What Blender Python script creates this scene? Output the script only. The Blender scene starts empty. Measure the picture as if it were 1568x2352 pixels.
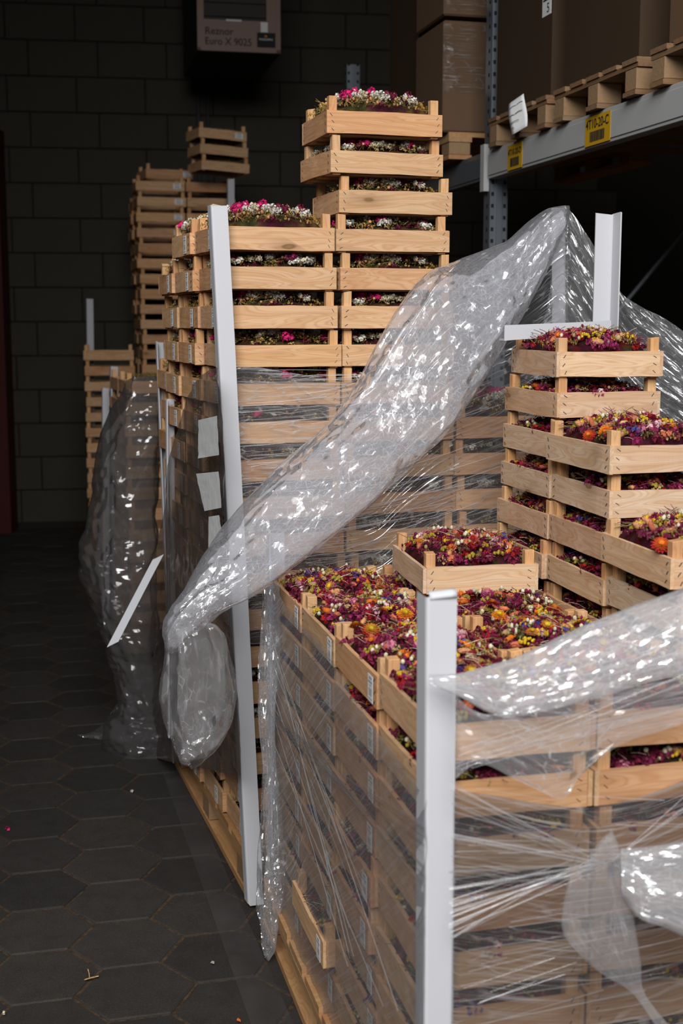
import bpy, bmesh, math, random
from mathutils import Vector, Matrix, noise
rnd = random.Random(7)
PI = math.pi
S = bpy.context.scene
COL = S.collection

# ---------------------------------------------------------------- camera, world, light, exposure
CAM_H, F_PX, Y_HOR = 1.65, 3000.0, 740.0
PITCH = math.atan((1176 - Y_HOR) / F_PX)
cam_d = bpy.data.cameras.new('camera'); cam = bpy.data.objects.new('camera', cam_d); COL.objects.link(cam)
cam.location = (0, 0, CAM_H); cam.rotation_euler = (PI / 2 - PITCH, 0, 0)
cam_d.sensor_fit = 'VERTICAL'; cam_d.sensor_height = 36.0; cam_d.lens = F_PX / 2352 * 36
cam_d.dof.use_dof = True; cam_d.dof.focus_distance = 3.45; cam_d.dof.aperture_fstop = 4.5
S.camera = cam
S.view_settings.view_transform = 'Standard'; S.view_settings.look = 'None'
S.view_settings.gamma = 1.0; S.view_settings.use_curve_mapping = False
S.view_settings.exposure = 0.0
S.cycles.transparent_max_bounces = 12; S.cycles.max_bounces = 3; S.cycles.diffuse_bounces = 2; S.cycles.glossy_bounces = 2; S.cycles.transmission_bounces = 2
S.cycles.sample_clamp_indirect = 4.0; S.cycles.adaptive_threshold = 0.1; S.cycles.caustics_reflective = False; S.cycles.caustics_refractive = False
W = bpy.data.worlds.new('overcast_sky'); S.world = W; W.use_nodes = True
bg = W.node_tree.nodes['Background']; bg.inputs[0].default_value = (0.93, 0.96, 1.0, 1); bg.inputs[1].default_value = 0.22
# overcast daylight coming in through the tall loading door behind the camera
ld = bpy.data.lights.new('door_daylight', 'AREA'); ld.shape = 'RECTANGLE'; ld.size = 5.6; ld.size_y = 4.4; ld.energy = 870; ld.color = (1.0, .995, .99)
lo_ = bpy.data.objects.new('door_daylight', ld); COL.objects.link(lo_); lo_.location = (-.4, -3.0, 5.9)
lo_.rotation_euler = (Vector((.5, 4.0, 1.0)) - lo_.location).to_track_quat('-Z', 'Y').to_euler()

def at(x, y, Y):
    """world point at forward distance Y seen along pixel (x, y) of the 1568x2352 frame"""
    a = (x - 784) / F_PX; b = (1176 - y) / F_PX
    c, s = math.cos(PITCH), math.sin(PITCH)
    r = Vector((a, c + b * s, -s + b * c)); t = Y / r.y
    return Vector((r.x * t, Y, CAM_H + r.z * t))
def atz(x, y, z):
    a = (x - 784) / F_PX; b = (1176 - y) / F_PX
    c, s = math.cos(PITCH), math.sin(PITCH)
    r = Vector((a, c + b * s, -s + b * c)); t = (z - CAM_H) / r.z
    return Vector((r.x * t, r.y * t, z))

# ---------------------------------------------------------------- node helpers and materials
class NT:
    def __init__(s, name):
        s.m = bpy.data.materials.new(name); s.m.use_nodes = True
        s.t = s.m.node_tree; s.t.nodes.clear()
        s.out = s.n('ShaderNodeOutputMaterial')
    def n(s, kind, **kw):
        nd = s.t.nodes.new(kind)
        for k, v in kw.items():
            if k.startswith('i_'):
                key = k[2:]; key = int(key) if key.isdigit() else key.replace('_', ' ')
                s.set(nd, key, v)
            else: setattr(nd, k, v)
        return nd
    def set(s, nd, key, v):
        inp = nd.inputs[key]
        if isinstance(v, bpy.types.NodeSocket): s.t.links.new(v, inp)
        else: inp.default_value = v
    def link(s, a, b): s.t.links.new(a, b)
    def math(s, op, a, b=0.0, clamp=False):
        nd = s.n('ShaderNodeMath', operation=op, use_clamp=clamp); s.set(nd, 0, a); s.set(nd, 1, b); return nd.outputs[0]
    def vmath(s, op, a, b):
        nd = s.n('ShaderNodeVectorMath', operation=op); s.set(nd, 0, a); s.set(nd, 1, b); return nd.outputs[0]
    def mix(s, fac, a, b, mode='MIX'):
        nd = s.n('ShaderNodeMix', data_type='RGBA', blend_type=mode)
        s.set(nd, 0, fac); s.set(nd, 6, a if isinstance(a, bpy.types.NodeSocket) else (*a, 1)[:4]); s.set(nd, 7, b if isinstance(b, bpy.types.NodeSocket) else (*b, 1)[:4]); return nd.outputs[2]
    def ramp(s, fac, stops):
        nd = s.n('ShaderNodeValToRGB'); s.set(nd, 0, fac); cr = nd.color_ramp
        while len(cr.elements) > 1: cr.elements.remove(cr.elements[-1])
        for i, (p, c) in enumerate(stops):
            e = cr.elements[0] if i == 0 else cr.elements.new(p)
            e.position = p; e.color = (*c, 1)[:4] if not isinstance(c, float) else (c, c, c, 1)
        return nd.outputs[0]
    def noise(s, vec, scale, detail=4, rough=.55, dist=0.0, **kw):
        nd = s.n('ShaderNodeTexNoise', **kw); s.set(nd, 'Vector', vec); s.set(nd, 'Scale', scale); s.set(nd, 'Detail', detail); s.set(nd, 'Roughness', rough); s.set(nd, 'Distortion', dist)
        return nd.outputs[0]
    def mapping(s, vec, scale=(1, 1, 1), rot=(0, 0, 0), loc=(0, 0, 0)):
        nd = s.n('ShaderNodeMapping'); s.set(nd, 'Vector', vec); nd.inputs['Scale'].default_value = scale; nd.inputs['Rotation'].default_value = rot; nd.inputs['Location'].default_value = loc
        return nd.outputs[0]
    def bump(s, h, strength=.3, dist=.002):
        nd = s.n('ShaderNodeBump'); s.set(nd, 'Height', h); s.set(nd, 'Strength', strength); s.set(nd, 'Distance', dist); return nd.outputs[0]
    def principled(s, col, rough=.7, normal=None, spec=.3, metal=0.0):
        nd = s.n('ShaderNodeBsdfPrincipled'); s.set(nd, 'Base Color', col if isinstance(col, bpy.types.NodeSocket) else (*col, 1)[:4]); s.set(nd, 'Roughness', rough); s.set(nd, 'Specular IOR Level', spec); s.set(nd, 'Metallic', metal)
        if normal: s.link(normal, nd.inputs['Normal'])
        s.link(nd.outputs[0], s.out.inputs[0]); return nd

def objco(t):
    tc = t.n('ShaderNodeTexCoord'); oi = t.n('ShaderNodeObjectInfo')
    r = oi.outputs['Random']
    off = t.n('ShaderNodeCombineXYZ'); t.set(off, 0, t.math('MULTIPLY', r, 37.0)); t.set(off, 1, t.math('MULTIPLY', r, 71.0)); t.set(off, 2, t.math('MULTIPLY', r, 13.0))
    return tc.outputs['Object'], off.outputs[0], r

def wood_mat(name, base=(.74, .525, .35), axis='X', knots=True, rough_cut=.5):
    t = NT(name); co, off, r = objco(t)
    sc = (1.0, 9, 9) if axis == 'X' else (9, 9, 1.0)
    v = t.vmath('ADD', t.mapping(co, sc), off)
    warp = t.noise(v, 2.2, 2, .5, .6); low = t.noise(v, .8, 1)
    ring = t.math('ADD', warp, t.math('MULTIPLY', low, 1.8))
    def lines(freq, sharp):
        sn = t.n('ShaderNodeMath', operation='SINE'); t.set(sn, 0, t.math('MULTIPLY', ring, freq)); q = t.math('MULTIPLY_ADD', sn.outputs[0], .5); q.node.inputs[2].default_value = .5
        return t.math('POWER', q, sharp)
    broad, thin = lines(30.0, 1.5), lines(120.0, 3.0)
    sc2 = (7, 160, 160) if axis == 'X' else (160, 160, 7)
    fib = t.noise(t.vmath('ADD', t.mapping(co, sc2), off), 1.0, 4, .65)
    d = tuple(c * k for c, k in zip(base, (.84, .74, .62)))
    c1 = t.mix(t.math('MULTIPLY', broad, .75), base, d)
    c1 = t.mix(t.math('MULTIPLY', thin, .55), c1, tuple(c * k for c, k in zip(base, (.72, .56, .42))))
    c2 = t.mix(t.ramp(fib, [(.35, 0.0), (.72, .40)]), c1, tuple(c * .66 for c in base))
    blot = t.noise(t.vmath('ADD', t.mapping(co, (6, 14, 14) if axis == 'X' else (14, 14, 6)), off), 1.0, 3)
    c2 = t.mix(t.ramp(blot, [(.55, 0.0), (.8, .5)]), c2, tuple(c * k for c, k in zip(base, (.78, .62, .52))))
    # board to board colour: some paler, some pinker, some browner
    tint = t.ramp(r, [(0, (.90, .76, .68)), (.2, (1.02, .98, .95)), (.4, (.90, .90, .88)), (.6, (1.08, .98, .84)), (.8, (.84, .70, .62)), (1, (1.08, 1.07, 1.05))])
    c3 = t.mix(1.0, c2, tint, 'MULTIPLY')
    if knots:
        kv = t.vmath('ADD', t.mapping(co, (4.2, 5, 13)), off)
        vo = t.n('ShaderNodeTexVoronoi'); t.set(vo, 'Vector', kv); t.set(vo, 'Scale', 1.0)
        dist = t.math('ADD', vo.outputs['Distance'], t.math('MULTIPLY', t.noise(kv, 3.5, 2), .12))
        pick = t.math('GREATER_THAN', t.n('ShaderNodeSeparateColor', i_0=vo.outputs['Color']).outputs[0], .68)
        kn = t.math('MULTIPLY', t.ramp(dist, [(.07, .75), (.12, .95), (.16, .40), (.27, .22), (.45, 0.0)]), pick)
        c3 = t.mix(kn, c3, (.20, .10, .045))
    saw = t.noise(t.vmath('ADD', t.mapping(co, (260, 14, 14) if axis == 'X' else (14, 14, 260)), off), 1.0, 2)
    h = t.math('ADD', t.math('MULTIPLY', fib, .6), t.math('MULTIPLY', saw, rough_cut))
    t.principled(c3, .78, t.bump(h, .5, .0015), .25)
    return t.m

def plain_mat(name, col, rough=.6, spec=.3, metal=0.0, nscale=0, namt=.2, bump=0.0, emit=None):
    t = NT(name); co, off, r = objco(t); c = col
    nrm = None
    if nscale:
        nz = t.noise(t.vmath('ADD', co, off), nscale, 6, .6)
        c = t.mix(t.math('MULTIPLY', nz, namt * 2, True), tuple(min(1, x * (1 + namt * .5)) for x in col), tuple(x * (1 - namt) for x in col))
        if bump: nrm = t.bump(nz, bump, .003)
    t.principled(c, rough, nrm, spec, metal)
    return t.m

def film_mat(name, haze=.04, gloss=.04, su=2.0, sv=60.0, cell=60.0, asp=2.2, crease=.5, streak=.4, facet=.5, sbump=.5, tint=(.92, .92, .95), rough=.10, patch=3.0, cov=.5, clear=.97):
    """thin clear plastic: see-through, a little milky, whiter and shinier along creases and pulled streaks, with glints painted in as white haze"""
    t = NT(name)
    uv = t.n('ShaderNodeUVMap').outputs[0]
    wob = t.n('ShaderNodeTexNoise', i_Vector=uv, i_Scale=cell * .35, i_Detail=1.0).outputs[1]
    wv = t.vmath('ADD', uv, t.vmath('MULTIPLY', t.vmath('SUBTRACT', wob, (.5, .5, .5)), (1.1 / cell, 1.1 / cell, 0)))
    fv = t.mapping(wv, (cell / asp, cell, 1))
    def facets(v):
        vo = t.n('ShaderNodeTexVoronoi', voronoi_dimensions='2D'); t.set(vo, 'Vector', v); t.set(vo, 'Scale', 1.0)
        loc = t.vmath('SUBTRACT', v, vo.outputs['Position']); g = t.vmath('SUBTRACT', vo.outputs['Color'], (.5, .5, .5))
        dt = t.n('ShaderNodeVectorMath', operation='DOT_PRODUCT'); t.set(dt, 0, loc); t.set(dt, 1, t.vmath('MULTIPLY', g, (1, 1, 0))); return dt.outputs['Value'], vo.outputs['Color']
    ed = t.n('ShaderNodeTexVoronoi', voronoi_dimensions='2D', feature='DISTANCE_TO_EDGE'); t.set(ed, 'Vector', t.mapping(fv, (.9, .9, 1), loc=(3, 7, 0))); t.set(ed, 'Scale', 1.0)
    line = t.ramp(ed.outputs['Distance'], [(.0, 1.0), (.05, .7), (.085, 0.0)])
    lit = t.ramp(t.noise(t.mapping(fv, (.7, .7, 1), loc=(9, 2, 0)), 1.0, 2, .7), [(.46, 0.0), (.56, 1.0)])
    zone = t.ramp(t.noise(uv, patch, 2, .6), [(.60 - cov * .4, 0.0), (.78 - cov * .4, 1.0)])
    crs = t.math('MULTIPLY', t.math('MULTIPLY', line, lit), t.math('MULTIPLY', zone, crease))
    sv_ = t.vmath('ADD', uv, t.vmath('MULTIPLY', t.vmath('SUBTRACT', wob, (.5, .5, .5)), (.003, .003, 0)))
    st = t.noise(t.mapping(sv_, (su, sv, 1)), 1.0, 3, .6, 0)
    st2 = t.noise(t.mapping(sv_, (su * 1.7, sv * 3.1, 1), loc=(5, 1, 0)), 1.0, 2, .6)
    st3 = t.noise(t.mapping(sv_, (su * 2.6, sv * 8.0, 1), loc=(2, 4, 0)), 1.0, 1, .5)
    lines = t.math('ADD', t.math('ADD', t.ramp(st, [(.56, 0.0), (.70, .45)]), t.ramp(st2, [(.60, 0.0), (.67, .8)])), t.ramp(st3, [(.60, 0.0), (.66, .9)]))
    sline = t.math('MULTIPLY', lines, t.math('MULTIPLY', t.ramp(t.noise(uv, patch * 1.7, 2), [(.40, .08), (.60, 1.0)]), streak))
    # surface relief: flat little facets on crumpled film, fine ridges on pulled film (kept to one cheap texture each)
    if facet >= .25: h = t.math('MULTIPLY', facets(t.mapping(uv, (cell / asp, cell, 1), loc=(1.3, .7, 0)))[0], facet * 1.6)
    else: h = t.math('MULTIPLY', t.noise(t.mapping(uv, (su * 1.3, sv * 1.6, 1)), 1.0, 1), sbump * 1.3)
    nrm = t.bump(h, 1.0, .012)
    mark = t.math('ADD', crs, sline, True)
    hz = t.math('ADD', haze, t.math('MULTIPLY', mark, .6), True)  # glints on creases and streaks painted as white haze, whatever they reflect
    tr = t.n('ShaderNodeBsdfTransparent'); tr.inputs[0].default_value = (clear, clear, clear * 1.005, 1)
    df = t.n('ShaderNodeBsdfDiffuse', i_0=(*tint, 1))
    tl = t.n('ShaderNodeBsdfTranslucent', i_0=(*tint, 1))
    dm = t.n('ShaderNodeMixShader', i_0=.45); t.link(df.outputs[0], dm.inputs[1]); t.link(tl.outputs[0], dm.inputs[2])
    gl = t.n('ShaderNodeBsdfGlossy', i_0=(1, 1, 1, 1), i_Roughness=rough); t.link(nrm, gl.inputs['Normal'])
    m1 = t.n('ShaderNodeMixShader'); t.link(hz, m1.inputs[0]); t.link(tr.outputs[0], m1.inputs[1]); t.link(dm.outputs[0], m1.inputs[2])
    fr = t.n('ShaderNodeFresnel', i_IOR=1.4)
    gf = t.math('ADD', t.math('ADD', t.math('MULTIPLY', fr.outputs[0], .45), gloss), t.math('MULTIPLY', mark, .40), True)
    m2 = t.n('ShaderNodeMixShader'); t.link(gf, m2.inputs[0]); t.link(m1.outputs[0], m2.inputs[1]); t.link(gl.outputs[0], m2.inputs[2])
    t.link(m2.outputs[0], t.out.inputs[0])
    return t.m

M = {}
M['slat'] = wood_mat('crate_wood', (.72, .475, .285))
M['slat_pale'] = wood_mat('pale_crate_wood', (.75, .57, .415))
M['post'] = wood_mat('crate_post_wood', (.72, .46, .25), 'Z', False)
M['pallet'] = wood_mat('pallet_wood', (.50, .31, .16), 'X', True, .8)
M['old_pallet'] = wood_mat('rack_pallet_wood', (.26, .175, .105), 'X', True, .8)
M['block'] = plain_mat('pressed_block_wood', (.30, .19, .105), .9, .1, 0, 90, .35, .5)
M['white_card'] = plain_mat('white_card', (.55, .555, .585), .55, .3, 0, 40, .05)
M['card_cut'] = plain_mat('card_cut_edge', (.45, .37, .30), .9)
M['staple'] = plain_mat('staple_steel', (.06, .055, .05), .5, .4)
M['paper'] = plain_mat('crumpled_paper', (.72, .72, .72), .8, .2, 0, 18, .12, .9)
M['concrete_block'] = plain_mat('concrete_block', (.062, .055, .045), .95, .1, 0, 30, .28, .4)
M['mortar'] = plain_mat('mortar', (.026, .023, .02), .95, .1, 0, 30, .2)
M['dark_wall'] = plain_mat('dark_wall', (.10, .095, .09), .95, .1, 0, 4, .2)
M['red_steel'] = plain_mat('red_painted_steel', (.06, .008, .006), .6, .3)
M['galv'] = plain_mat('galvanised_steel', (.16, .18, .20), .42, .5, .6, 30, .2)
M['beam_grey'] = plain_mat('painted_beam_grey', (.40, .40, .40), .5, .4, 0, 14, .08)
M['hole'] = plain_mat('dark_hole', (.01, .01, .01), .9)
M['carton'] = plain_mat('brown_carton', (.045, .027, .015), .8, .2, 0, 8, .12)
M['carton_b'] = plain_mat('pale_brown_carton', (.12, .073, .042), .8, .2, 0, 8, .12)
M['heater'] = plain_mat('heater_panel', (.22, .135, .105), .5, .4)
M['heater_dark'] = plain_mat('heater_casing', (.03, .025, .022), .6, .3)
M['yellow'] = plain_mat('yellow_tag', (.55, .31, .01), .6)
M['ink'] = plain_mat('black_ink', (.012, .012, .012), .7)
M['white_ink'] = plain_mat('white_ink', (.75, .75, .75), .7)
M['orange_ink'] = plain_mat('orange_ink', (.8, .25, .05), .7)
M['label_white'] = plain_mat('label_white', (.75, .75, .75), .7)
M['dark_pipe'] = plain_mat('conduit_grey', (.06, .065, .075), .4, .5, .3)

def paver_mat():
    t = NT('concrete_paver'); co, off, r = objco(t)
    tc = t.n('ShaderNodeNewGeometry').outputs['Position']
    big = t.noise(tc, 2.3, 4, .6); fine = t.noise(tc, 220, 3, .7); med = t.noise(tc, 16, 5, .6)
    c = t.mix(big, (.024, .021, .019), (.036, .032, .029))
    c = t.mix(t.ramp(med, [(.4, 0.0), (.7, .5)]), c, (.017, .014, .012))
    c = t.mix(t.math('MULTIPLY', t.ramp(fine, [(.5, 0.0), (.75, 1.0)]), .25), c, (.11, .10, .09))
    c = t.mix(1.0, c, t.ramp(r, [(0, .8), (.5, 1.0), (1, 1.2)]), 'MULTIPLY')
    t.principled(c, .8, t.bump(t.math('ADD', fine, med), .35, .002), .3)
    return t.m
M['paver'] = paver_mat()
def joint_mat():
    t = NT('paving_joint_sand'); g = t.n('ShaderNodeNewGeometry').outputs['Position']
    c = t.mix(t.ramp(t.noise(g, 55, 5, .7), [(.35, 0.0), (.7, 1.0)]), (.035, .024, .016), (.105, .072, .046))
    t.principled(c, .95, t.bump(t.noise(g, 120, 4, .7), .8, .004), .1); return t.m
M['joint'] = joint_mat()
def marking_mat():
    t = NT('worn_floor_paint'); g = t.n('ShaderNodeNewGeometry').outputs['Position']
    worn = t.ramp(t.noise(g, 5, 3, .55), [(.30, .05), (.6, .35)])
    p = t.n('ShaderNodeBsdfPrincipled'); p.inputs['Base Color'].default_value = (.10, .092, .088, 1); p.inputs['Roughness'].default_value = .8
    tr = t.n('ShaderNodeBsdfTransparent'); mx = t.n('ShaderNodeMixShader'); t.link(worn, mx.inputs[0]); t.link(tr.outputs[0], mx.inputs[1]); t.link(p.outputs[0], mx.inputs[2]); t.link(mx.outputs[0], t.out.inputs[0])
    return t.m
M['marking'] = marking_mat()
def barcode_mat():
    """flat print: three lines of small type, then a barcode, on white"""
    t = NT('barcode_label'); co = t.n('ShaderNodeTexCoord').outputs['Generated']
    s = t.n('ShaderNodeSeparateXYZ', i_0=co); x, z = s.outputs[0], s.outputs[2]
    def band(v, a, b): return t.math('MULTIPLY', t.math('GREATER_THAN', v, a), t.math('LESS_THAN', v, b))
    bars = t.math('GREATER_THAN', t.noise(t.n('ShaderNodeCombineXYZ', i_0=t.math('MULTIPLY', x, 26.0)).outputs[0], 1.0, 2, .7), .5)
    ink = t.math('MULTIPLY', bars, t.math('MULTIPLY', band(z, .22, .5), band(x, .2, .8)))
    for z0, z1, x0, x1 in ((.84, .93, .25, .75), (.7, .77, .1, .9), (.58, .64, .35, .65), (.08, .13, .12, .88)):
        gl = t.math('GREATER_THAN', t.noise(t.mapping(co, (24, 1, 40)), 1.0, 1), .47)
        ink = t.math('ADD', ink, t.math('MULTIPLY', gl, t.math('MULTIPLY', band(z, z0, z1), band(x, x0, x1))), True)
    t.principled(t.mix(ink, (.78, .78, .78), (.06, .06, .07)), .6); return t.m
M['barcode'] = barcode_mat()
def flower_mat():
    t = NT('dried_flower'); a = t.n('ShaderNodeAttribute', attribute_name='col').outputs[0]
    g = t.n('ShaderNodeTexCoord').outputs['Object']
    c = t.mix(1.0, a, t.ramp(t.noise(g, 160, 2, .6), [(.3, .62), (.7, 1.15)]), 'MULTIPLY')
    d = t.n('ShaderNodeBsdfPrincipled'); t.link(c, d.inputs['Base Color']); d.inputs['Roughness'].default_value = .75; d.inputs['Specular IOR Level'].default_value = .2
    tl = t.n('ShaderNodeBsdfTranslucent'); t.link(c, tl.inputs[0])
    mx = t.n('ShaderNodeMixShader', i_0=.18); t.link(d.outputs[0], mx.inputs[1]); t.link(tl.outputs[0], mx.inputs[2]); t.link(mx.outputs[0], t.out.inputs[0]); return t.m
M['flower'] = flower_mat()

# ---------------------------------------------------------------- object helpers
def link(o, parent=None):
    COL.objects.link(o)
    if parent is not None: o.parent = parent
    return o
def tag(o, label=None, cat=None, group=None, kind=None):
    for k, v in (('label', label), ('category', cat), ('group', group), ('kind', kind)):
        if v: o[k] = v
    return o
def empty(name, loc=(0, 0, 0), rz=0.0):
    o = bpy.data.objects.new(name, None); o.empty_display_size = .05; o.location = loc; o.rotation_euler = (0, 0, rz); return link(o)
def mesh(name, verts, faces, mat=None, smooth=False):
    me = bpy.data.meshes.new(name); me.from_pydata([tuple(v) for v in verts], [], faces)
    if mat is not None: me.materials.append(mat)
    if smooth: me.polygons.foreach_set('use_smooth', [True] * len(me.polygons))
    me.update(); return me
def obj(name, me, parent=None, loc=(0, 0, 0), rot=(0, 0, 0)):
    o = bpy.data.objects.new(name, me); o.location = loc; o.rotation_euler = rot; return link(o, parent)
BOXF = [(0, 3, 2, 1), (4, 5, 6, 7), (0, 1, 5, 4), (1, 2, 6, 5), (2, 3, 7, 6), (3, 0, 4, 7)]
class MB:
    def __init__(s): s.v = []; s.f = []
    def box(s, x0, x1, y0, y1, z0, z1):
        b = len(s.v); s.v += [(x0, y0, z0), (x1, y0, z0), (x1, y1, z0), (x0, y1, z0), (x0, y0, z1), (x1, y0, z1), (x1, y1, z1), (x0, y1, z1)]
        s.f += [tuple(b + i for i in q) for q in BOXF]; return s
    def prism(s, pts, z0, z1):
        b = len(s.v); n = len(pts); s.v += [(x, y, z0) for x, y in pts] + [(x, y, z1) for x, y in pts]
        s.f += [tuple(range(b + n - 1, b - 1, -1)), tuple(range(b + n, b + 2 * n))] + [(b + i, b + (i + 1) % n, b + n + (i + 1) % n, b + n + i) for i in range(n)]; return s
    def tube(s, pts, r, k=6):
        b = len(s.v)
        for i, p in enumerate(pts):
            d = (Vector(pts[min(i + 1, len(pts) - 1)]) - Vector(pts[max(i - 1, 0)])).normalized()
            u = d.orthogonal().normalized(); w = d.cross(u); rr = r[i] if isinstance(r, (list, tuple)) else r
            s.v += [tuple(Vector(p) + (u * math.cos(2 * PI * j / k) + w * math.sin(2 * PI * j / k)) * rr) for j in range(k)]
        for i in range(len(pts) - 1):
            for j in range(k): a = b + i * k; s.f.append((a + j, a + (j + 1) % k, a + k + (j + 1) % k, a + k + j))
        s.f += [tuple(b + j for j in range(k - 1, -1, -1)), tuple(b + (len(pts) - 1) * k + j for j in range(k))]; return s
    def mesh(s, name, mat, smooth=False): return mesh(name, s.v, s.f, mat, smooth)
    def build(s, name, mat, parent=None, loc=(0, 0, 0), rot=(0, 0, 0), bevel=0, smooth=False):
        me = s.mesh(name, mat, smooth)
        if bevel:
            bm = bmesh.new(); bm.from_mesh(me); bmesh.ops.bevel(bm, geom=bm.edges[:], offset=bevel, segments=1, affect='EDGES'); bm.to_mesh(me); bm.free()
        return obj(name, me, parent, loc, rot)
def bevelled(me, off):
    bm = bmesh.new(); bm.from_mesh(me); bmesh.ops.bevel(bm, geom=bm.edges[:], offset=off, segments=1, affect='EDGES'); bm.to_mesh(me); bm.free(); return me
class Fr:
    """a stack's own frame: w to its right, d into depth, z up"""
    def __init__(s, o, deg): s.o = Vector((o[0], o[1], 0)); p = math.radians(deg); s.p = p; s.r = Vector((math.cos(p), math.sin(p), 0)); s.d = Vector((-math.sin(p), math.cos(p), 0))
    def __call__(s, w, d, z=0): v = s.o + s.r * w + s.d * d; v.z = z; return v

# ---------------------------------------------------------------- the building
floor = tag(MB().box(-9, 9, -12, 14, -.08, -.0045).build('floor', M['joint']), 'dark hexagonal concrete paving with sandy joints', kind='structure')
HEX_R = .152; hexc = atz(291, 2164, 0); hfr = Fr((hexc.x, hexc.y), 14.0)
hm = []
for k in range(5):
    r0 = HEX_R - .0048; pts = lambda r: [(r * math.cos(i * PI / 3) + rnd.uniform(-.0012, .0012), r * math.sin(i * PI / 3) + rnd.uniform(-.0012, .0012)) for i in range(6)]
    b, a = pts(r0), pts(r0 - .004)
    v = [(x, y, -.03) for x, y in b] + [(x, y, -.004) for x, y in b] + [(x, y, 0) for x, y in a]
    f = [(i, (i + 1) % 6, 6 + (i + 1) % 6, 6 + i) for i in range(6)] + [(6 + i, 6 + (i + 1) % 6, 12 + (i + 1) % 6, 12 + i) for i in range(6)] + [tuple(range(12, 18))]
    hm.append(mesh('paver', v, f, M['paver']))
npav = 0
for j in range(-8, 34):
    for i in range(-16, 20):
        c = hfr(i * 1.5 * HEX_R, j * math.sqrt(3) * HEX_R + (math.sqrt(3) / 2 * HEX_R if i % 2 else 0))
        if c.y < 2.35 or c.y > 10.3: continue
        if c.x < -.27 * c.y - .25 or c.x > -.30 * (c.y - 3.3) * .97 + .30: continue
        if c.x > .45: continue
        o = obj('paver', hm[rnd.randrange(5)], floor, (c.x, c.y, rnd.uniform(-.0025, .001)), (rnd.uniform(-.006, .006), rnd.uniform(-.006, .006), hfr.p + rnd.randrange(6) * PI / 3)); npav += 1
print('pavers', npav)
# worn painted line along the pallets
a0, a1 = atz(372, 1770, .0022), atz(600, 2420, .0022); b0, b1 = atz(415, 1770, .0022), atz(705, 2420, .0022)
me = mesh('floor_marking', [a0, a1, b1, b0], [(0, 1, 2, 3)], M['marking'])
tag(obj('floor_marking', me), 'faded pale painted line on the paving beside the pallets', kind='structure')

wfr = Fr((-2.40, 10.40), 8.0)
wall = MB().box(-4.0, 9.5, .012, .3, 0, 6.6).build('wall_back', M['mortar'], None, (wfr.o.x, wfr.o.y, 0), (0, 0, wfr.p)); tag(wall, 'dark concrete block wall at the end of the aisle', kind='structure')
BW, BH = .525, .267
bms = []
for k in range(3):
    me = MB().box(-BW / 2 + .005, BW / 2 - .005, 0, .05, -BH / 2 + .005, BH / 2 - .005).mesh('block', M['concrete_block']); bms.append(bevelled(me, .004))
for j in range(16):
    for i in range(-2, 9):
        obj('block', bms[rnd.randrange(3)], wall, ((i + (.5 if j % 2 else .18)) * BW, rnd.uniform(-.002, .002), (j + .5) * BH + .05))
def struct(name, mb, mat, label): return tag(mb.build(name, mat), label, kind='structure')
struct('ceiling', MB().box(-6, 9, 1.9, 11.5, 6.6, 6.7), M['dark_wall'], 'dark warehouse ceiling')
struct('wall_left', MB().box(-5.0, -4.9, 1.9, 11.5, 0, 6.6), M['dark_wall'], 'dark side wall of the warehouse')
struct('wall_right', MB().box(6.5, 6.6, 1.9, 12.5, 0, 6.6), M['dark_wall'], 'dark side wall behind the racking')
struct('wall_front_blocker', MB().box(-5, -1.5, 1.8, 1.9, 0, 6.6).box(3.2, 6.6, 1.8, 1.9, 0, 6.6).box(-1.5, 3.2, 1.8, 1.9, 4.9, 6.6), M['dark_wall'], 'unseen front wall with door opening, added to shade the deep interior')  # out of view; lintel and jambs added to cut the daylight reaching the back
p = atz(30, 1224, 0)
struct('pillar', MB().box(p.x - .42, p.x, p.y - .05, p.y + .25, 0, 3.1), M['red_steel'], 'dark red steel door jamb by the block wall')

# ---------------------------------------------------------------- crates
CL, CW, SH, ST = .336, .281, .062, .0085           # length, width, slat height, slat thickness
def slat_mesh(name, ln, h, t, mat, jig=.0011, n=5):
    v, f = [], []
    for i in range(n + 1):
        x = -ln / 2 + ln * i / n; a, b, c = (rnd.uniform(-jig, jig) for _ in range(3))
        v += [(x, -t / 2 + c, -h / 2 + a), (x, t / 2 + c, -h / 2 + a), (x, t / 2 + c, h / 2 + b), (x, -t / 2 + c, h / 2 + b)]
    for i in range(n):
        a = i * 4
        for k in range(4): f.append((a + k, a + 4 + k, a + 4 + (k + 1) % 4, a + (k + 1) % 4))
    f += [(0, 1, 2, 3), (n * 4 + 3, n * 4 + 2, n * 4 + 1, n * 4)]
    return mesh(name, v, f, mat)
LONG, SHORT = {}, {}
for _p in ('slat', 'slat_pale'):
    LONG[_p] = [slat_mesh('long_slat', CL, SH + rnd.uniform(-.003, .002), ST, M[_p]) for _ in range(8)]
    SHORT[_p] = [slat_mesh('short_slat', CW - 2 * ST, SH + rnd.uniform(-.003, .002), ST, M[_p]) for _ in range(8)]
BOT = [slat_mesh('bottom_slat', CL - 2 * ST, .045, .005, M['slat'], .0008, 2) for _ in range(3)]
PW = .023
POSTS = {}
def post_mesh(h):
    k = round(h, 3)
    if k not in POSTS:
        L = []
        for _ in range(5):
            t, q = rnd.uniform(-.0012, .0012), rnd.uniform(-.0018, .0018)
            v = [(sx * PW / 2, sy * PW / 2, 0) for sx, sy in ((-1, -1), (1, -1), (1, 1), (-1, 1))] + [(sx * PW / 2 + t, sy * PW / 2 - t, h + q * sx) for sx, sy in ((-1, -1), (1, -1), (1, 1), (-1, 1))]
            me = mesh('corner_post', v, BOXF, M['post']); L.append(bevelled(me, .0012))
        POSTS[k] = L
    return rnd.choice(POSTS[k])
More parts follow.
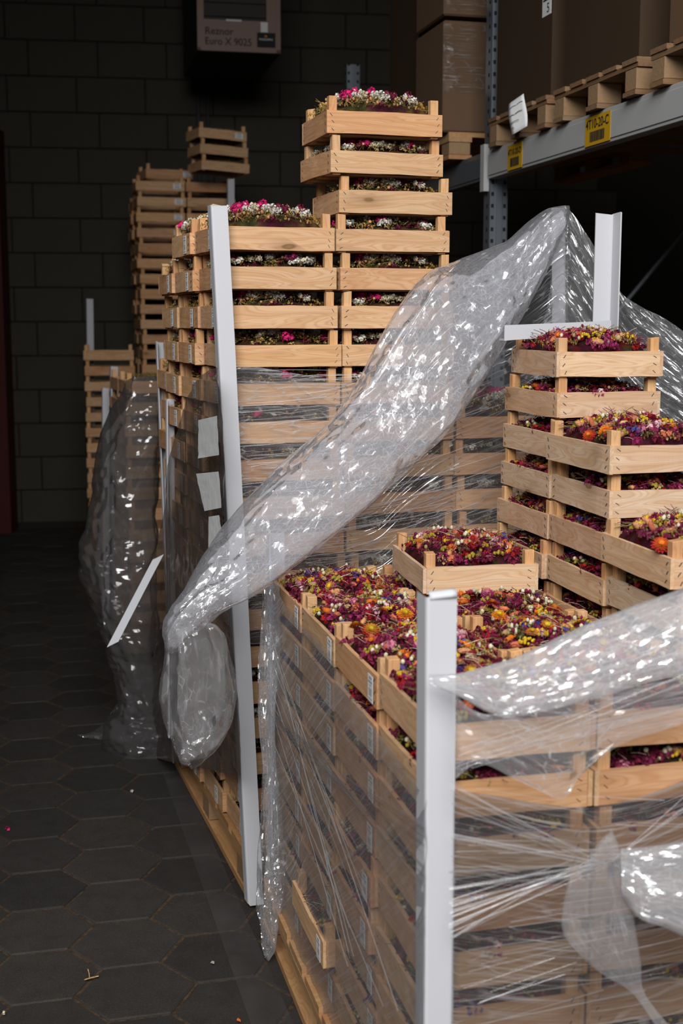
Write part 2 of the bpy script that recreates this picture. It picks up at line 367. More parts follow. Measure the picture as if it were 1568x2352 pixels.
def staples_mesh(ln):
    out = []
    for _ in range(4):
        m = MB()
        for sx in (-1, 1):
            slant = rnd.choice((-1, 1)) * rnd.uniform(.5, 1.0)
            for q in range(3):
                cx = sx * (ln / 2 - .014 + rnd.uniform(-.003, .003)); cz = -.02 + .02 * q + rnd.uniform(-.003, .003); a = slant + rnd.uniform(-.15, .15)
                dx, dz = math.cos(a) * .0048, math.sin(a) * .0048; nx, nz = -math.sin(a) * .0006, math.cos(a) * .0006
                b = len(m.v)
                for y in (-ST / 2 - .0010, -ST / 2 + .001): m.v += [(cx - dx - nx, y, cz - dz - nz), (cx + dx - nx, y, cz + dz - nz), (cx + dx + nx, y, cz + dz + nz), (cx - dx + nx, y, cz - dz + nz)]
                m.f += [tuple(b + i for i in qd) for qd in BOXF]
        out.append(m.mesh('staples', M['staple']))
    return out
STL, STS = staples_mesh(CL), staples_mesh(CW - 2 * ST)
LABEL = MB().box(-.018, .018, -.0004, .0004, -.026, .026).mesh('barcode_label', M['barcode'])
LABEL_W = MB().box(-.028, .028, -.0004, .0004, -.018, .018).mesh('barcode_label', M['barcode'])

def crate(pos, rz, h, label, group, staples=True, bottoms=True, sticker=None, tilt=(0, 0), wood='slat'):
    root = empty('wooden_crate', pos, rz); root.rotation_euler = (tilt[0], tilt[1], rz)
    tag(root, label, 'crate', group)
    for sy in (-1, 1):
        s = obj('side_slat', rnd.choice(LONG[wood]), root, (0, sy * (CW / 2 - ST / 2), .004 + SH / 2), (0, 0, 0 if sy < 0 else PI))
        if staples: tag(obj('staples', rnd.choice(STL), s), kind='stuff')
    for sx in (-1, 1):
        s = obj('end_slat', rnd.choice(SHORT[wood]), root, (sx * (CL / 2 - ST / 2 - rnd.choice((0, .001))), 0, .004 + SH / 2), (0, 0, sx * PI / 2))
        if staples: tag(obj('staples', rnd.choice(STS), s), kind='stuff')
    for sx in (-1, 1):
        for sy in (-1, 1):
            obj('corner_post', post_mesh(h - .001), root, (sx * (CL / 2 - ST - PW / 2), sy * (CW / 2 - ST - PW / 2), 0), (0, 0, rnd.choice((0, PI / 2, PI))))
    if bottoms:
        for q in (-1, 0, 1): obj('bottom_slat', rnd.choice(BOT), root, (0, q * .085, .0045), (PI / 2, 0, 0))
    if sticker == 'y+': obj('barcode_label', LABEL, root, (-CL / 2 + .035 + rnd.uniform(0, .006), CW / 2 + .002, .034), (0, rnd.uniform(-.05, .05), PI))
    if sticker == 'x-': obj('barcode_label', LABEL, root, (-CL / 2 - .002, -CW / 2 + .065 + rnd.uniform(0, .02), .034), (0, rnd.uniform(-.05, .05), -PI / 2))
    if sticker == 'y-': obj('barcode_label', LABEL_W, root, (CL / 2 - .055 + rnd.uniform(0, .012), -CW / 2 - .002, .036), (0, rnd.uniform(-.05, .05), 0))
    return root

# ---------------------------------------------------------------- dried flowers
ICO_V = []; _bm = bmesh.new(); bmesh.ops.create_icosphere(_bm, subdivisions=1, radius=1.0); ICO_V = [v.co.copy() for v in _bm.verts]; ICO_F = [tuple(v.index for v in f.verts) for f in _bm.faces]; _bm.free()
class FM:
    def __init__(s, seed): s.v = []; s.f = []; s.c = []; s.r = random.Random(seed)
    def col(s, c, j=.18): k = 1 + s.r.uniform(-j, j); return (c[0] * k, c[1] * k * (1 + s.r.uniform(-.06, .06)), c[2] * k, 1)
    def add(s, vs, fs, c):
        b = len(s.v); s.v += vs; s.f += [tuple(b + i for i in q) for q in fs]; s.c += [c] * len(vs)
    def ball(s, p, r, c, sc=(1, 1, 1), ax=None):
        q = ax.to_track_quat('Z', 'Y') if ax is not None else None
        vs = []
        for v in ICO_V:
            w = Vector((v.x * sc[0], v.y * sc[1], v.z * sc[2])) * (r * s.r.uniform(.9, 1.08))
            if q: w = q @ w
            vs.append(tuple(p + w))
        s.add(vs, ICO_F, s.col(c))
    def dirn(s, zmin=-.1):
        while True:
            d = Vector((s.r.uniform(-1, 1), s.r.uniform(-1, 1), s.r.uniform(zmin, 1)))
            if .1 < d.length < 1: return d.normalized()
    def fluff(s, p, r, n, size, c, zmin=-.2):
        for _ in range(n):
            d = s.dirn(zmin); q = p + d * r * s.r.uniform(.45, 1.0); u = d.orthogonal().normalized(); w = d.cross(u); a = s.r.uniform(0, 6.28)
            e1 = (u * math.cos(a) + w * math.sin(a)) * size * s.r.uniform(.6, 1.2); e2 = (w * math.cos(a) - u * math.sin(a)) * size * s.r.uniform(.5, 1.0) + d * size * s.r.uniform(-.5, .8)
            s.add([tuple(q - e1), tuple(q + e2), tuple(q + e1), tuple(q - e2 * .6)], [(0, 1, 2, 3)], s.col(c, .3))
    def disc(s, p, nrm, R, c_out, c_in, rows=4, n=13):
        u = nrm.orthogonal().normalized(); w = nrm.cross(u)
        for k in range(rows):
            t = k / max(1, rows - 1); rr = R * (1 - .62 * t); lift = R * (.02 + .42 * t); cc = tuple(a * (1 - t * .75) + b * t * .75 for a, b in zip(c_out, c_in))
            for i in range(n):
                a = 2 * PI * (i + .5 * (k % 2)) / n + s.r.uniform(-.08, .08); da = PI / n * 1.25
                e = lambda an, ra, z: tuple(p + (u * math.cos(an) + w * math.sin(an)) * ra + nrm * z)
                tip = rr * s.r.uniform(.92, 1.06)
                s.add([e(a, rr * .15, lift * .5), e(a - da, rr * .72, lift * .8), e(a, tip, lift + R * .10 * (1 if k else -.5)), e(a + da, rr * .72, lift * .8)], [(0, 1, 2, 3)], s.col(cc, .14))
        s.ball(p + nrm * R * .36, R * .36, c_in, (1, 1, .6), nrm)
    def stem(s, p, q, r, c):
        d = (q - p).normalized(); u = d.orthogonal().normalized() * r; w = d.cross(u)
        m = (p + q) / 2 + Vector((s.r.uniform(-1, 1), s.r.uniform(-1, 1), s.r.uniform(0, 1))) * (q - p).length * .08
        vs = [tuple(x + y) for x in (p, m, q) for y in (u, -u * .5 + w * .87, -u * .5 - w * .87)]
        s.add(vs, [(0, 1, 4, 3), (1, 2, 5, 4), (2, 0, 3, 5), (3, 4, 7, 6), (4, 5, 8, 7), (5, 3, 6, 8)], s.col(c))
    def tail(s, p, ax, ln, c):
        s.ball(p, ln / 2, c, (.36, .36, 1), ax)
        for _ in range(16):
            t = s.r.uniform(-.9, .9); o = ax.orthogonal().normalized(); o.rotate(Matrix.Rotation(s.r.uniform(0, 6.28), 3, ax)); rr = ln / 2 * .36 * math.sqrt(1 - t * t)
            b = p + ax * t * ln / 2 + o * rr * .9; e = b + (o * .5 + ax * .8) * ln * .13; k = ax.cross(o) * ln * .035
            s.add([tuple(b - k), tuple(b + k), tuple(e)], [(0, 1, 2)], s.col(c, .25))
    def mesh(s, name):
        me = mesh(name, s.v, s.f, M['flower'], True)
        at_ = me.attributes.new('col', 'FLOAT_COLOR', 'POINT'); at_.data.foreach_set('color', [x for c in s.c for x in c]); return me
C = dict(maroon=(.15, .013, .04), wine=(.22, .018, .055), magenta=(.34, .03, .12), pink=(.62, .20, .29), palepink=(.80, .48, .50), orange=(.80, .20, .02), coral=(.72, .20, .10), yellow=(.74, .48, .03), mustard=(.42, .31, .04), olive=(.15, .13, .035), blue=(.10, .09, .32), violet=(.13, .06, .25), cream=(.78, .70, .50), red=(.38, .012, .015), tan=(.58, .38, .17), peach=(.74, .36, .16), hot=(.72, .025, .18), white=(.80, .76, .66), gold=(.42, .25, .06), straw=(.50, .36, .15))
ZB = .045
def mound(x, y):
    return ZB + .034 * max(0, 1 - (abs(x) / (CL / 2)) ** 3) * max(0, 1 - (abs(y) / (CW / 2)) ** 3)
def bed(fm, cols):
    n, m_ = 18, 15; vs = []; b = len(fm.v)
    for j in range(m_ + 1):
        for i in range(n + 1):
            x = (-.5 + i / n) * (CL - .03); y = (-.5 + j / m_) * (CW - .03)
            z = mound(x, y) + noise.noise(Vector((x * 40, y * 40, fm.r.random()))) * .006 - .004
            if i in (0, n) or j in (0, m_): z = .030
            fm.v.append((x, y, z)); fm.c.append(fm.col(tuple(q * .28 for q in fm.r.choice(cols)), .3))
    for j in range(m_):
        for i in range(n): a = b + j * (n + 1) + i; fm.f.append((a, a + 1, a + n + 2, a + n + 1))
def spot(fm, mg=.017):
    x, y = fm.r.uniform(-CL / 2 + mg, CL / 2 - mg), fm.r.uniform(-CW / 2 + mg, CW / 2 - mg)
    for sx in (-1, 1):          # keep clear of the corner posts
        for sy in (-1, 1):
            if abs(x - sx * (CL / 2 - ST - PW / 2)) < .026 and abs(y - sy * (CW / 2 - ST - PW / 2)) < .026: return spot(fm, mg)
    return Vector((x, y, mound(x, y)))
def bright_bed(seed):
    fm = FM(seed); r = fm.r; bed(fm, [C['maroon'], C['maroon'], C['olive'], C['wine'], C['red']]); up = lambda z: Vector((0, 0, z))
    def clump(p, cn, k, spread, rad, n, size):
        for _ in range(k): fm.fluff(p + Vector((r.uniform(-spread, spread), r.uniform(-spread, spread), r.uniform(0, .005))), rad, n, size, cn)
    for _ in range(84): clump(spot(fm, .014), C[r.choice(['maroon', 'wine', 'wine', 'magenta', 'maroon', 'red'])], 3, .014, .011, 11, .0046)
    for _ in range(26): clump(spot(fm), C[r.choice(['olive', 'mustard', 'olive', 'straw', 'gold'])], 3, .012, .011, 10, .0034)
    for _ in range(15): clump(spot(fm) + up(.004), C[r.choice(['pink', 'magenta', 'wine', 'pink', 'palepink', 'coral'])], 2, .007, .010, 16, .0050)
    for _ in range(3): clump(spot(fm) + up(.004), C[r.choice(['blue', 'blue', 'violet'])], 4, .018, .009, 8, .0060)
    for _ in range(17):
        p = spot(fm) + up(.005); c = C[r.choice(['yellow', 'yellow', 'mustard', 'mustard'])]; R = r.uniform(.009, .016)
        for _ in range(16): d = fm.dirn(0); fm.ball(p + Vector((d.x * R, d.y * R, d.z * R * .5)), r.uniform(.0030, .0044), c)
    for _ in range(22): fm.tail(spot(fm, .028) + up(.008), Vector((r.uniform(-1, 1), r.uniform(-1, 1), r.uniform(-.1, .3))).normalized(), r.uniform(.026, .040), C[r.choice(['coral', 'coral', 'peach', 'peach', 'tan', 'orange'])])
    for _ in range(14): fm.disc(spot(fm, .034) + up(.006), (Vector((r.uniform(-.8, .8), r.uniform(-.8, .8), 1))).normalized(), r.uniform(.014, .020), C[r.choice(['red', 'red', 'wine', 'orange', 'magenta', 'magenta', 'coral'])], C[r.choice(['wine', 'orange', 'red', 'pink', 'magenta', 'yellow'])])
    for _ in range(13):
        p = spot(fm)
        for _ in range(r.randint(1, 5)):
            q = p + Vector((r.uniform(-.012, .012), r.uniform(-.012, .012), r.uniform(.008, .020))); fm.ball(q, r.uniform(.0040, .0052), C[r.choice(['cream', 'cream', 'cream', 'straw', 'wine'])]); fm.stem(p, q, .0005, C['straw'])
    for _ in range(190):
        p = spot(fm) + up(r.uniform(.002, .014)); fm.stem(p, p + Vector((r.uniform(-.035, .035), r.uniform(-.035, .035), r.uniform(-.002, .014))), .0006, C[r.choice(['straw', 'wine', 'wine', 'magenta', 'olive', 'cream'])])
    return fm.mesh('bright_dried_flowers')
def pale_bed(seed):
    fm = FM(seed); r = fm.r; bed(fm, [C['gold'], C['olive'], C['wine'], C['maroon']])
    for _ in range(150): fm.fluff(spot(fm, .012) + Vector((0, 0, .003)), r.uniform(.012, .018), 16, .0034, C[r.choice(['gold', 'gold', 'olive', 'straw', 'maroon'])])
    for _ in range(24):
        p = spot(fm, .026) + Vector((0, 0, .006)); c = C[r.choice(['white', 'white', 'white', 'cream'])]
        for _ in range(5): fm.fluff(p + Vector((r.uniform(-.014, .014), r.uniform(-.014, .014), r.uniform(0, .008))), .011, 26, .0044, c)
    for _ in range(11):
        p = spot(fm, .026) + Vector((0, 0, .008)); c = C[r.choice(['hot', 'hot', 'magenta', 'wine'])]
        for _ in range(4): fm.fluff(p + Vector((r.uniform(-.013, .013), r.uniform(-.013, .013), r.uniform(0, .009))), .013, 30, .0050, c)
    for _ in range(48):
        p = spot(fm); q = p + Vector((r.uniform(-.012, .012), r.uniform(-.012, .012), r.uniform(.008, .020))); fm.ball(q, r.uniform(.0038, .0056), C[r.choice(['tan', 'tan', 'peach', 'straw'])]); fm.stem(p, q, .0005, C['gold'])
    for _ in range(110):
        p = spot(fm) + Vector((0, 0, r.uniform(0, .008))); fm.stem(p, p + Vector((r.uniform(-.035, .035), r.uniform(-.035, .035), r.uniform(0, .016))), .0006, C[r.choice(['gold', 'straw', 'olive'])])
    return fm.mesh('pale_dried_flowers')
def grass_bed(seed):
    fm = FM(seed); r = fm.r; bed(fm, [C['olive'], C['gold']])
    for _ in range(160): fm.fluff(spot(fm), .016, 8, .003, C[r.choice(['gold', 'olive', 'straw'])])
    return fm.mesh('dried_grass')
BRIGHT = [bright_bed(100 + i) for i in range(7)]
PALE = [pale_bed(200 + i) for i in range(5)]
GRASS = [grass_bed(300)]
def fill(cr, kind, label, group, dz=0.0, sz=1.0):
    me = rnd.choice({'b': BRIGHT, 'p': PALE, 'g': GRASS}[kind])
    o = obj('dried_flowers' if kind != 'g' else 'dried_grass', me, None, cr.location + Vector((0, 0, dz)), (cr.rotation_euler[0], cr.rotation_euler[1], cr.rotation_euler[2] + rnd.choice((0, PI))))
    o.scale = (1, 1, sz)
    return tag(o, label, 'flowers' if kind != 'g' else 'grass', group, 'stuff')

ORD = ['', 'first', 'second', 'third', 'fourth', 'fifth', 'sixth', 'seventh', 'eighth', 'ninth', 'tenth', 'eleventh', 'twelfth', 'thirteenth', 'fourteenth', 'fifteenth', 'sixteenth', 'seventeenth', 'eighteenth', 'nineteenth', 'twentieth', 'twenty-first', 'twenty-second', 'twenty-third', 'twenty-fourth', 'twenty-fifth', 'twenty-sixth']
def jit(a): return rnd.uniform(-a, a)

# ---- near stack: crates with their ends to the camera, aisle side to the left
NF = Fr((-.18 + .238 * 1.38, 3.38 - .971 * 1.38), 13.75)
NP = .345                                            # depth pitch
def ncell(c, k): return (c * .289 + CW / 2 + (.047 if c == 2 else 0), k * NP + CL / 2 + .004)
NDROP = [0.0, .012, .022, .026]
DEPTH = ['at the front', 'second from the front', 'third from the front', 'at the back']
near_top = {}
for c in range(3):
    for k in range(4):
        for row in range(9):
            if row > 0 and not (c == 0 or (k == 0 and c == 1)) : continue
            if row > 0 and c == 2: continue
            if c == 2 and k == 0 and row > 0: continue
            base = .937 - row * .1; base -= NDROP[k] * (base - .137) / .8
            h = .1 - NDROP[k] * .1 / .8
            w, d = ncell(c, k); pos = NF(w + jit(.003), d + jit(.003), base)
            if c == 0 and k == 2 and row in (7,): pos += NF.r * -.028
            if c == 0 and k == 1 and row in (4, 5): pos += NF.r * -.012
            col = ['aisle column', 'middle column', 'tower column'][c]
            if row == 0: lab = 'open flower crate of the near stack top layer, %s, %s' % (col, DEPTH[k])
            elif c == 0: lab = 'film-covered crate on aisle side of near stack, %s, %s layer down' % (DEPTH[k], ORD[row + 1])
            else: lab = 'film-covered crate on the near stack front face, inner column, %s layer down' % ORD[row + 1]
            cr = crate(pos, NF.p + PI / 2 + jit(.008), h, lab, 'crates of the near stack', staples=(c < 2 and (k < 2 or row == 0)), bottoms=False, sticker='y+' if c == 0 else None)
            if row == 0: near_top[c, k] = cr
            fill(cr, 'b', lab.replace('open flower crate', 'bright dried flowers in crate').replace('film-covered crate', 'dried flowers in crate'), 'flowers in the near stack', 0, 1.22 if (row == 0 and c < 2) else 1.04)
# towers on the inner column
TOW = {3: 6, 2: 4, 1: 2}
for k, n in TOW.items():
    for q in range(1, n + 1):
        w, d = ncell(2, k); base = .937 - NDROP[k] + q * .1 + (.002 if k == 3 else 0)
        top = n - q
        tw = {3: 'tall back tower', 2: 'middle tower', 1: 'low front tower'}[k]
        rz = NF.p + PI / 2 + jit(.02); pos = NF(w + jit(.006) + (.006 * (q - 3) if k == 3 else 0), d + jit(.006), base); tl = (0, 0)
        if k == 3 and q == 6: rz += -.05
        if k == 2 and q == 4: pos += NF.r * -.012; rz += .03
        if k == 1 and q == 2: rz += -.035; pos += NF.r * -.02
        lab = ('pale clean crate, topmost of the %s of near stack' % tw) if top == 0 else 'pale clean crate, %s from the top of the %s of near stack' % (ORD[top + 1], tw)
        cr = crate(pos, rz, .1, lab, 'crates of the near stack towers', tilt=tl, bottoms=True, wood='slat_pale')
        fill(cr, 'b', lab.replace('pale clean crate', 'multicoloured dried flowers in crate'), 'flowers in the near stack towers', 0, 1.32 if top == 0 else 1.05)
pa, pb = Vector((.191, 2.997, 0)), Vector((.4676, 3.0464, 0)); sa = math.atan2(pb.y - pa.y, pb.x - pa.x)
sc_ = pa + Vector((math.cos(sa), math.sin(sa), 0)) * (CW / 2) + Vector((-math.sin(sa), math.cos(sa), 0)) * (CL / 2); sc_.z = 1.016
small_crate = crate(sc_, sa + PI / 2, .1, 'single loose crate standing on the near stack top layer', 'crates of the near stack towers', wood='slat_pale')
fill(small_crate, 'b', 'mounded dried flowers in the single crate on the near stack', 'flowers in the near stack towers', 0, 1.3)

# ---- middle stack: long sides to the camera, leaning a little
MF = Fr((-.275, 3.62), 17.0); MP = .1065
def lean(z): return -.036 * z
rows_mid = {}
for c, n in ((0, 17), (1, 20), (2, 12)):
    for k in range(4):
        if c > 0 and k > 0: continue
        nn = n if k == 0 else {1: 17, 2: 16, 3: 13}[k]
        for row in range(nn):
            z = .138 + row * MP
            sp = 1.0
            pos = MF(c * .342 + CL / 2 + lean(z) + jit(.006), k * .288 + CW / 2 + jit(.005), z)
            if k == 1: pos += MF.r * (-.016)
            if k == 2: pos += MF.r * (-.022)
            rz = MF.p + jit(.022)
            if c == 1 and row >= 17: rz += [-.03, .05, -.02][row - 17]; pos += MF.r * [.012, -.012, -.008][row - 17] + MF.d * .01
            top = nn - row
            if k == 0: lab = 'warm pine crate, %s from top, %s of the middle stack front' % (ORD[top], ['column beside tall white post', 'tallest column', 'film-hidden inner column'][c])
            else: lab = 'shaded crate on aisle side of middle stack, %s from top, %s behind white post' % (ORD[top], ORD[k])
            cr = crate(pos, rz, MP, lab, 'crates of the middle stack', staples=(k < 2 and row > 6), bottoms=(row > 12), sticker='x-' if c == 0 else None)
            if k == 0 or row >= nn - 6: fill(cr, 'p', lab.replace('warm pine crate', 'pink and white flowers in crate').replace('shaded crate', 'pale flowers in crate'), 'flowers in the middle stack', .006, 1.32 if top == 1 else 1.06)

# ---- stack behind, and the far stacks at the wall
PF = Fr((-1.06, 6.42), 17.0)
for c in range(2):
    for k in range(2):
        if c == 1 and k == 1: continue
        for row in range(12):
            pos = PF(c * .342 + CL / 2 + jit(.006), k * .288 + CW / 2 + jit(.005), .138 + row * .1055)
            lab = 'dim crate behind the middle stack, %s, %s from top' % (['aisle column', 'inner column'][c] if k == 0 else 'rear column', ORD[12 - row])
            cr = crate(pos, PF.p + jit(.02), .1055, lab, 'crates of the dim third stack', staples=False, bottoms=False)
            if row == 11: fill(cr, 'g', lab.replace('dim crate', 'brown dried grass in crate'), 'grass in the dim stacks')
TF = Fr((-1.40, 9.18), 14.0)
for c in range(2):
    for k in range(2):
        if c == 1 and k == 1: continue
        n = 24 if k == 0 else 23
        for row in range(n):
            z = .138 + row * .1045
            pos = TF(c * .352 + CL / 2 + jit(.010) - .022 * z + .04, k * .29 + CW / 2 + jit(.008), z)
            lab = 'shadowed crate of the tall far stack by block wall, %s, %s from top' % (['aisle column', 'post column'][c] if k == 0 else 'rear column', ORD[n - row])
            crate(pos, TF.p + jit(.03), .1045, lab, 'crates of the tall far stack', staples=False, bottoms=False, sticker='y-' if (c == 0 and k == 0 and row > 12) else None)
zt = .138 + 24 * .1045
for q in range(3):
    pos = at(432 + 3 * q * -1 + 0, 395, 8.95); pos = Vector((pos.x + .19, 9.12, zt + q * .1045))
    cr = crate(pos, TF.p + .16 + q * .01, .1045, 'askew crate on top of the tall far stack, %s from top' % ORD[3 - q], 'crates of the tall far stack', staples=False, bottoms=False, tilt=(0, .045), sticker='y-' if q == 2 else None)
    fill(cr, 'g', 'brown dried grass in askew crate on far stack, %s from top' % ORD[3 - q], 'grass in the dim stacks')
pos = TF(.23, .34, .138 + 24 * .1045); crate(pos, TF.p + .12, .1045, 'half hidden crate lying behind the askew crates on the far stack', 'crates of the tall far stack', staples=False, bottoms=False, sticker='y-')
LF = Fr((-1.72, 8.9), 10.0)
for row in range(13):
    pos = LF(CL / 2 - .02 + jit(.006), CW / 2, .138 + row * .1045)
    crate(pos, LF.p + jit(.02), .1045, 'dark crate of the low far stack beside aisle, %s from top' % ORD[13 - row], 'crates of the low far stack', staples=False, bottoms=False)

# ---------------------------------------------------------------- pallets
def pallet(fr, w, d, label, group='pallets under the crates', z=0.0, h=.135, mat='pallet', along='d', cat='pallet', bl='block'):
    """deck boards run across w when along='d'"""
    root = empty('wooden_pallet', fr(0, 0, z), fr.p); tag(root, label, cat, group)
    tb, bb = .020, .020; mid = (0, w / 2, w); blk = .11
    n = max(4, int(d / .17)); bw = d / n - .03
    board = slat_mesh('deck_board', w, tb, bw, M[mat], .001, 3)
    for i in range(n): obj('deck_board', board, root, (w / 2, (i + .5) * d / n if 0 < i < n - 1 else (bw / 2 if i == 0 else d - bw / 2), h - tb / 2))
    st = slat_mesh('stringer_board', d, tb, blk, M[mat], .001, 3); bt = slat_mesh('base_board', d, bb, blk, M[mat], .001, 3)
    for x in (blk / 2, w / 2, w - blk / 2):
        obj('stringer_board', st, root, (x, d / 2, h - tb * 1.5), (0, 0, PI / 2)); obj('base_board', bt, root, (x, d / 2, bb / 2), (0, 0, PI / 2))
        for y in (.06, d / 2, d - .06):
            bm_ = bevelled(MB().box(-blk / 2 + .004, blk / 2 - .004, -.055, .055, 0, h - 2 * tb - bb).mesh('block', M[bl]), .004) if 'pb%s' % h not in BLK else BLK['pb%s' % h]
            BLK['pb%s' % h] = bm_; obj('block', bm_, root, (x, y, bb))
    return root
BLK = {}
nfo = Fr(NF(-.03, -.02)[:2], 13.75)
pallet(nfo, .95, 1.44, 'wooden pallet under the near flower stack')
pallet(Fr(MF(-.012, -.01)[:2], 17.0), 1.07, 1.18, 'wooden pallet under the film-wrapped middle stack')
pallet(Fr(PF(-.02, -.02)[:2], 17.0), 1.05, .62, 'dim wooden pallet under the third stack')
pallet(Fr(TF(-.02, -.02)[:2], 14.0), .78, .64, 'dark wooden pallet under the tall far stack')
pallet(Fr(LF(-.05, -.02)[:2], 10.0), .42, .34, 'dark wooden pallet under the low far stack')

# ---------------------------------------------------------------- white card corner protectors
def corner_post(p0, p1, sx, sy, label, fr, fl=.046, t=.004, group='white card corner protectors', torn=False):
    """L profile from p0 to p1; flanges run along sx*w and sy*d of the frame"""
    p0, p1 = Vector(p0), Vector(p1); ax = (p1 - p0); ln = ax.length
    prof = [(0, fl), (0, .006), (.0018, .0018), (.006, 0), (fl, 0), (fl, t), (t + .003, t), (t, t + .003), (t, fl)]
    n = 10; v, f = [], []; k = len(prof)
    for i in range(n + 1):
        c = p0 + ax * (i / n); g = 0.0
        for (a, b) in prof:
            e = 1.0 + (jit(.01) if i not in (0, n) else jit(.03)); zz = jit(.004) if i in (0, n) else 0
            q = c + fr.r * sx * a * e + fr.d * sy * b * e; v.append((q.x - p0.x, q.y - p0.y, q.z - p0.z + zz))
    flip = sx * sy > 0
    for i in range(n):
        for j in range(k):
            q = (i * k + j, i * k + (j + 1) % k, (i + 1) * k + (j + 1) % k, (i + 1) * k + j); f.append(q[::-1] if flip else q)
    # end caps as quads across the thickness
    for base in (0, n * k):
        f += [(base + 0, base + 1, base + 7, base + 8), (base + 1, base + 2, base + 6, base + 7), (base + 2, base + 3, base + 5, base + 6), (base + 3, base + 4, base + 5)]
    me = mesh('corner_protector', v, f, M['white_card']); me.materials.append(M['card_cut'])
    for pl in me.polygons[-8:]: pl.material_index = 1
    bm = bmesh.new(); bm.from_mesh(me); bmesh.ops.recalc_face_normals(bm, faces=bm.faces[:]); bm.to_mesh(me); bm.free()
    o = obj('corner_protector', me, None, p0); tag(o, label, 'protector', group); return o
c0 = NF(-.012, -.014, .012)
near_post = corner_post(c0, c0 + Vector((-.006, .0, 1.205)), 1, 1, 'white corner protector with torn top at the near stack front', NF, .050)
# torn flap on its top
fl = []
for j in range(5):
    for i in range(6):
        u, w_ = i / 5, j / 4; a = w_ * 1.9
        q = NF.r * (.006 + u * .044) + NF.d * (-.001 + .013 * (1 - math.cos(a)) - .004 * u) + Vector((-.006, 0, 1.203 + .011 * math.sin(a) + .004 * u)); fl.append(q)
me = mesh('torn_flap', fl, [(j * 6 + i, j * 6 + i + 1, j * 6 + i + 7, j * 6 + i + 6) for j in range(4) for i in range(5)], M['white_card'], True)
o = obj('torn_flap', me, near_post); md = o.modifiers.new('thickness', 'SOLIDIFY'); md.thickness = .002
corner_post(NF(-.016, 1.40, .012), NF(-.016, 1.40, 1.10), 1, -1, 'white corner protector under film at the near stack aisle corner', NF, .05)
corner_post(NF(.945, 1.40, .012), Vector((.725, 3.56, 1.935)), -1, -1, 'tall white corner protector standing behind the near stack tower', NF, .052)
corner_post(atz(571, 2079, .012) + Vector((-.002, 0, 0)), at(484, 471, 3.565), 1, 1, 'tall leaning white corner protector at middle stack front corner', MF, .046)
corner_post(at(1301, 1900, 3.9), at(1300, 479, 3.9), -1, 1, 'white corner protector under the film peak of the middle stack', MF, .046)
corner_post(MF(-.02, 1.19, .012), at(356, 786, 4.72), 1, -1, 'white corner protector at the rear aisle corner of middle stack', MF, .030)
corner_post(at(384, 1690, 4.45), at(379, 917, 4.35), 1, -1, 'white corner protector seen through film on the aisle side', MF, .030)
corner_post(at(206, 1285, 9.3), at(198, 686, 9.3), 1, 1, 'dim white protector at the corner of the low far stack', LF, .048)
corner_post(at(256, 1408, 7.4), at(254, 842, 7.4), 1, 1, 'short grey-lit protector above the dark film heap', PF, .040)
corner_post(at(236, 1424, 7.2), at(235, 892, 7.2), 1, 1, 'lowest grey-lit protector beside the dark film heap', PF, .036)
corner_post(at(532, 1282, 9.1), at(523, 411, 9.1), 1, 1, 'grey-lit protector at the post column of tall far stack', TF, .044)
# loose lengths
def loose(p0, p1, up, side, fl, label):
    p0, p1 = Vector(p0), Vector(p1); ax = p1 - p0; up = Vector(up).normalized(); side = Vector(side).normalized(); t = .0035
    prof = [(0, 0), (fl, 0), (fl, t), (t, t), (t, fl), (0, fl)]; v, f = [], []
    for i in range(7):
        for a, b in prof: v.append(tuple(ax * (i / 6) + up * a + side * b + (up * jit(.002) if i in (0, 6) else Vector((0, 0, 0)))))
    for i in range(6):
        for j in range(6): f.append((i * 6 + j, i * 6 + (j + 1) % 6, i * 6 + 6 + (j + 1) % 6, i * 6 + 6 + j))
    for b in (0, 36): f += [(b, b + 1, b + 2, b + 3), (b, b + 3, b + 4, b + 5)]
    me = mesh('corner_protector', v, f, M['white_card']); bm = bmesh.new(); bm.from_mesh(me); bmesh.ops.recalc_face_normals(bm, faces=bm.faces[:]); bm.to_mesh(me); bm.free()
    return tag(obj('corner_protector', me, None, p0), label, 'protector', 'white card corner protectors')
loose(at(1158, 781, 3.42), at(1402, 770, 3.52), (0, 0, 1), NF.d, .038, 'white corner protector lying across the top tower crate')
loose(at(350, 1286, 4.35), at(245, 1487, 4.1), (.9, 0, .45), (0, 1, 0), .042, 'grey-lit loose protector slanting down out of the dark film')

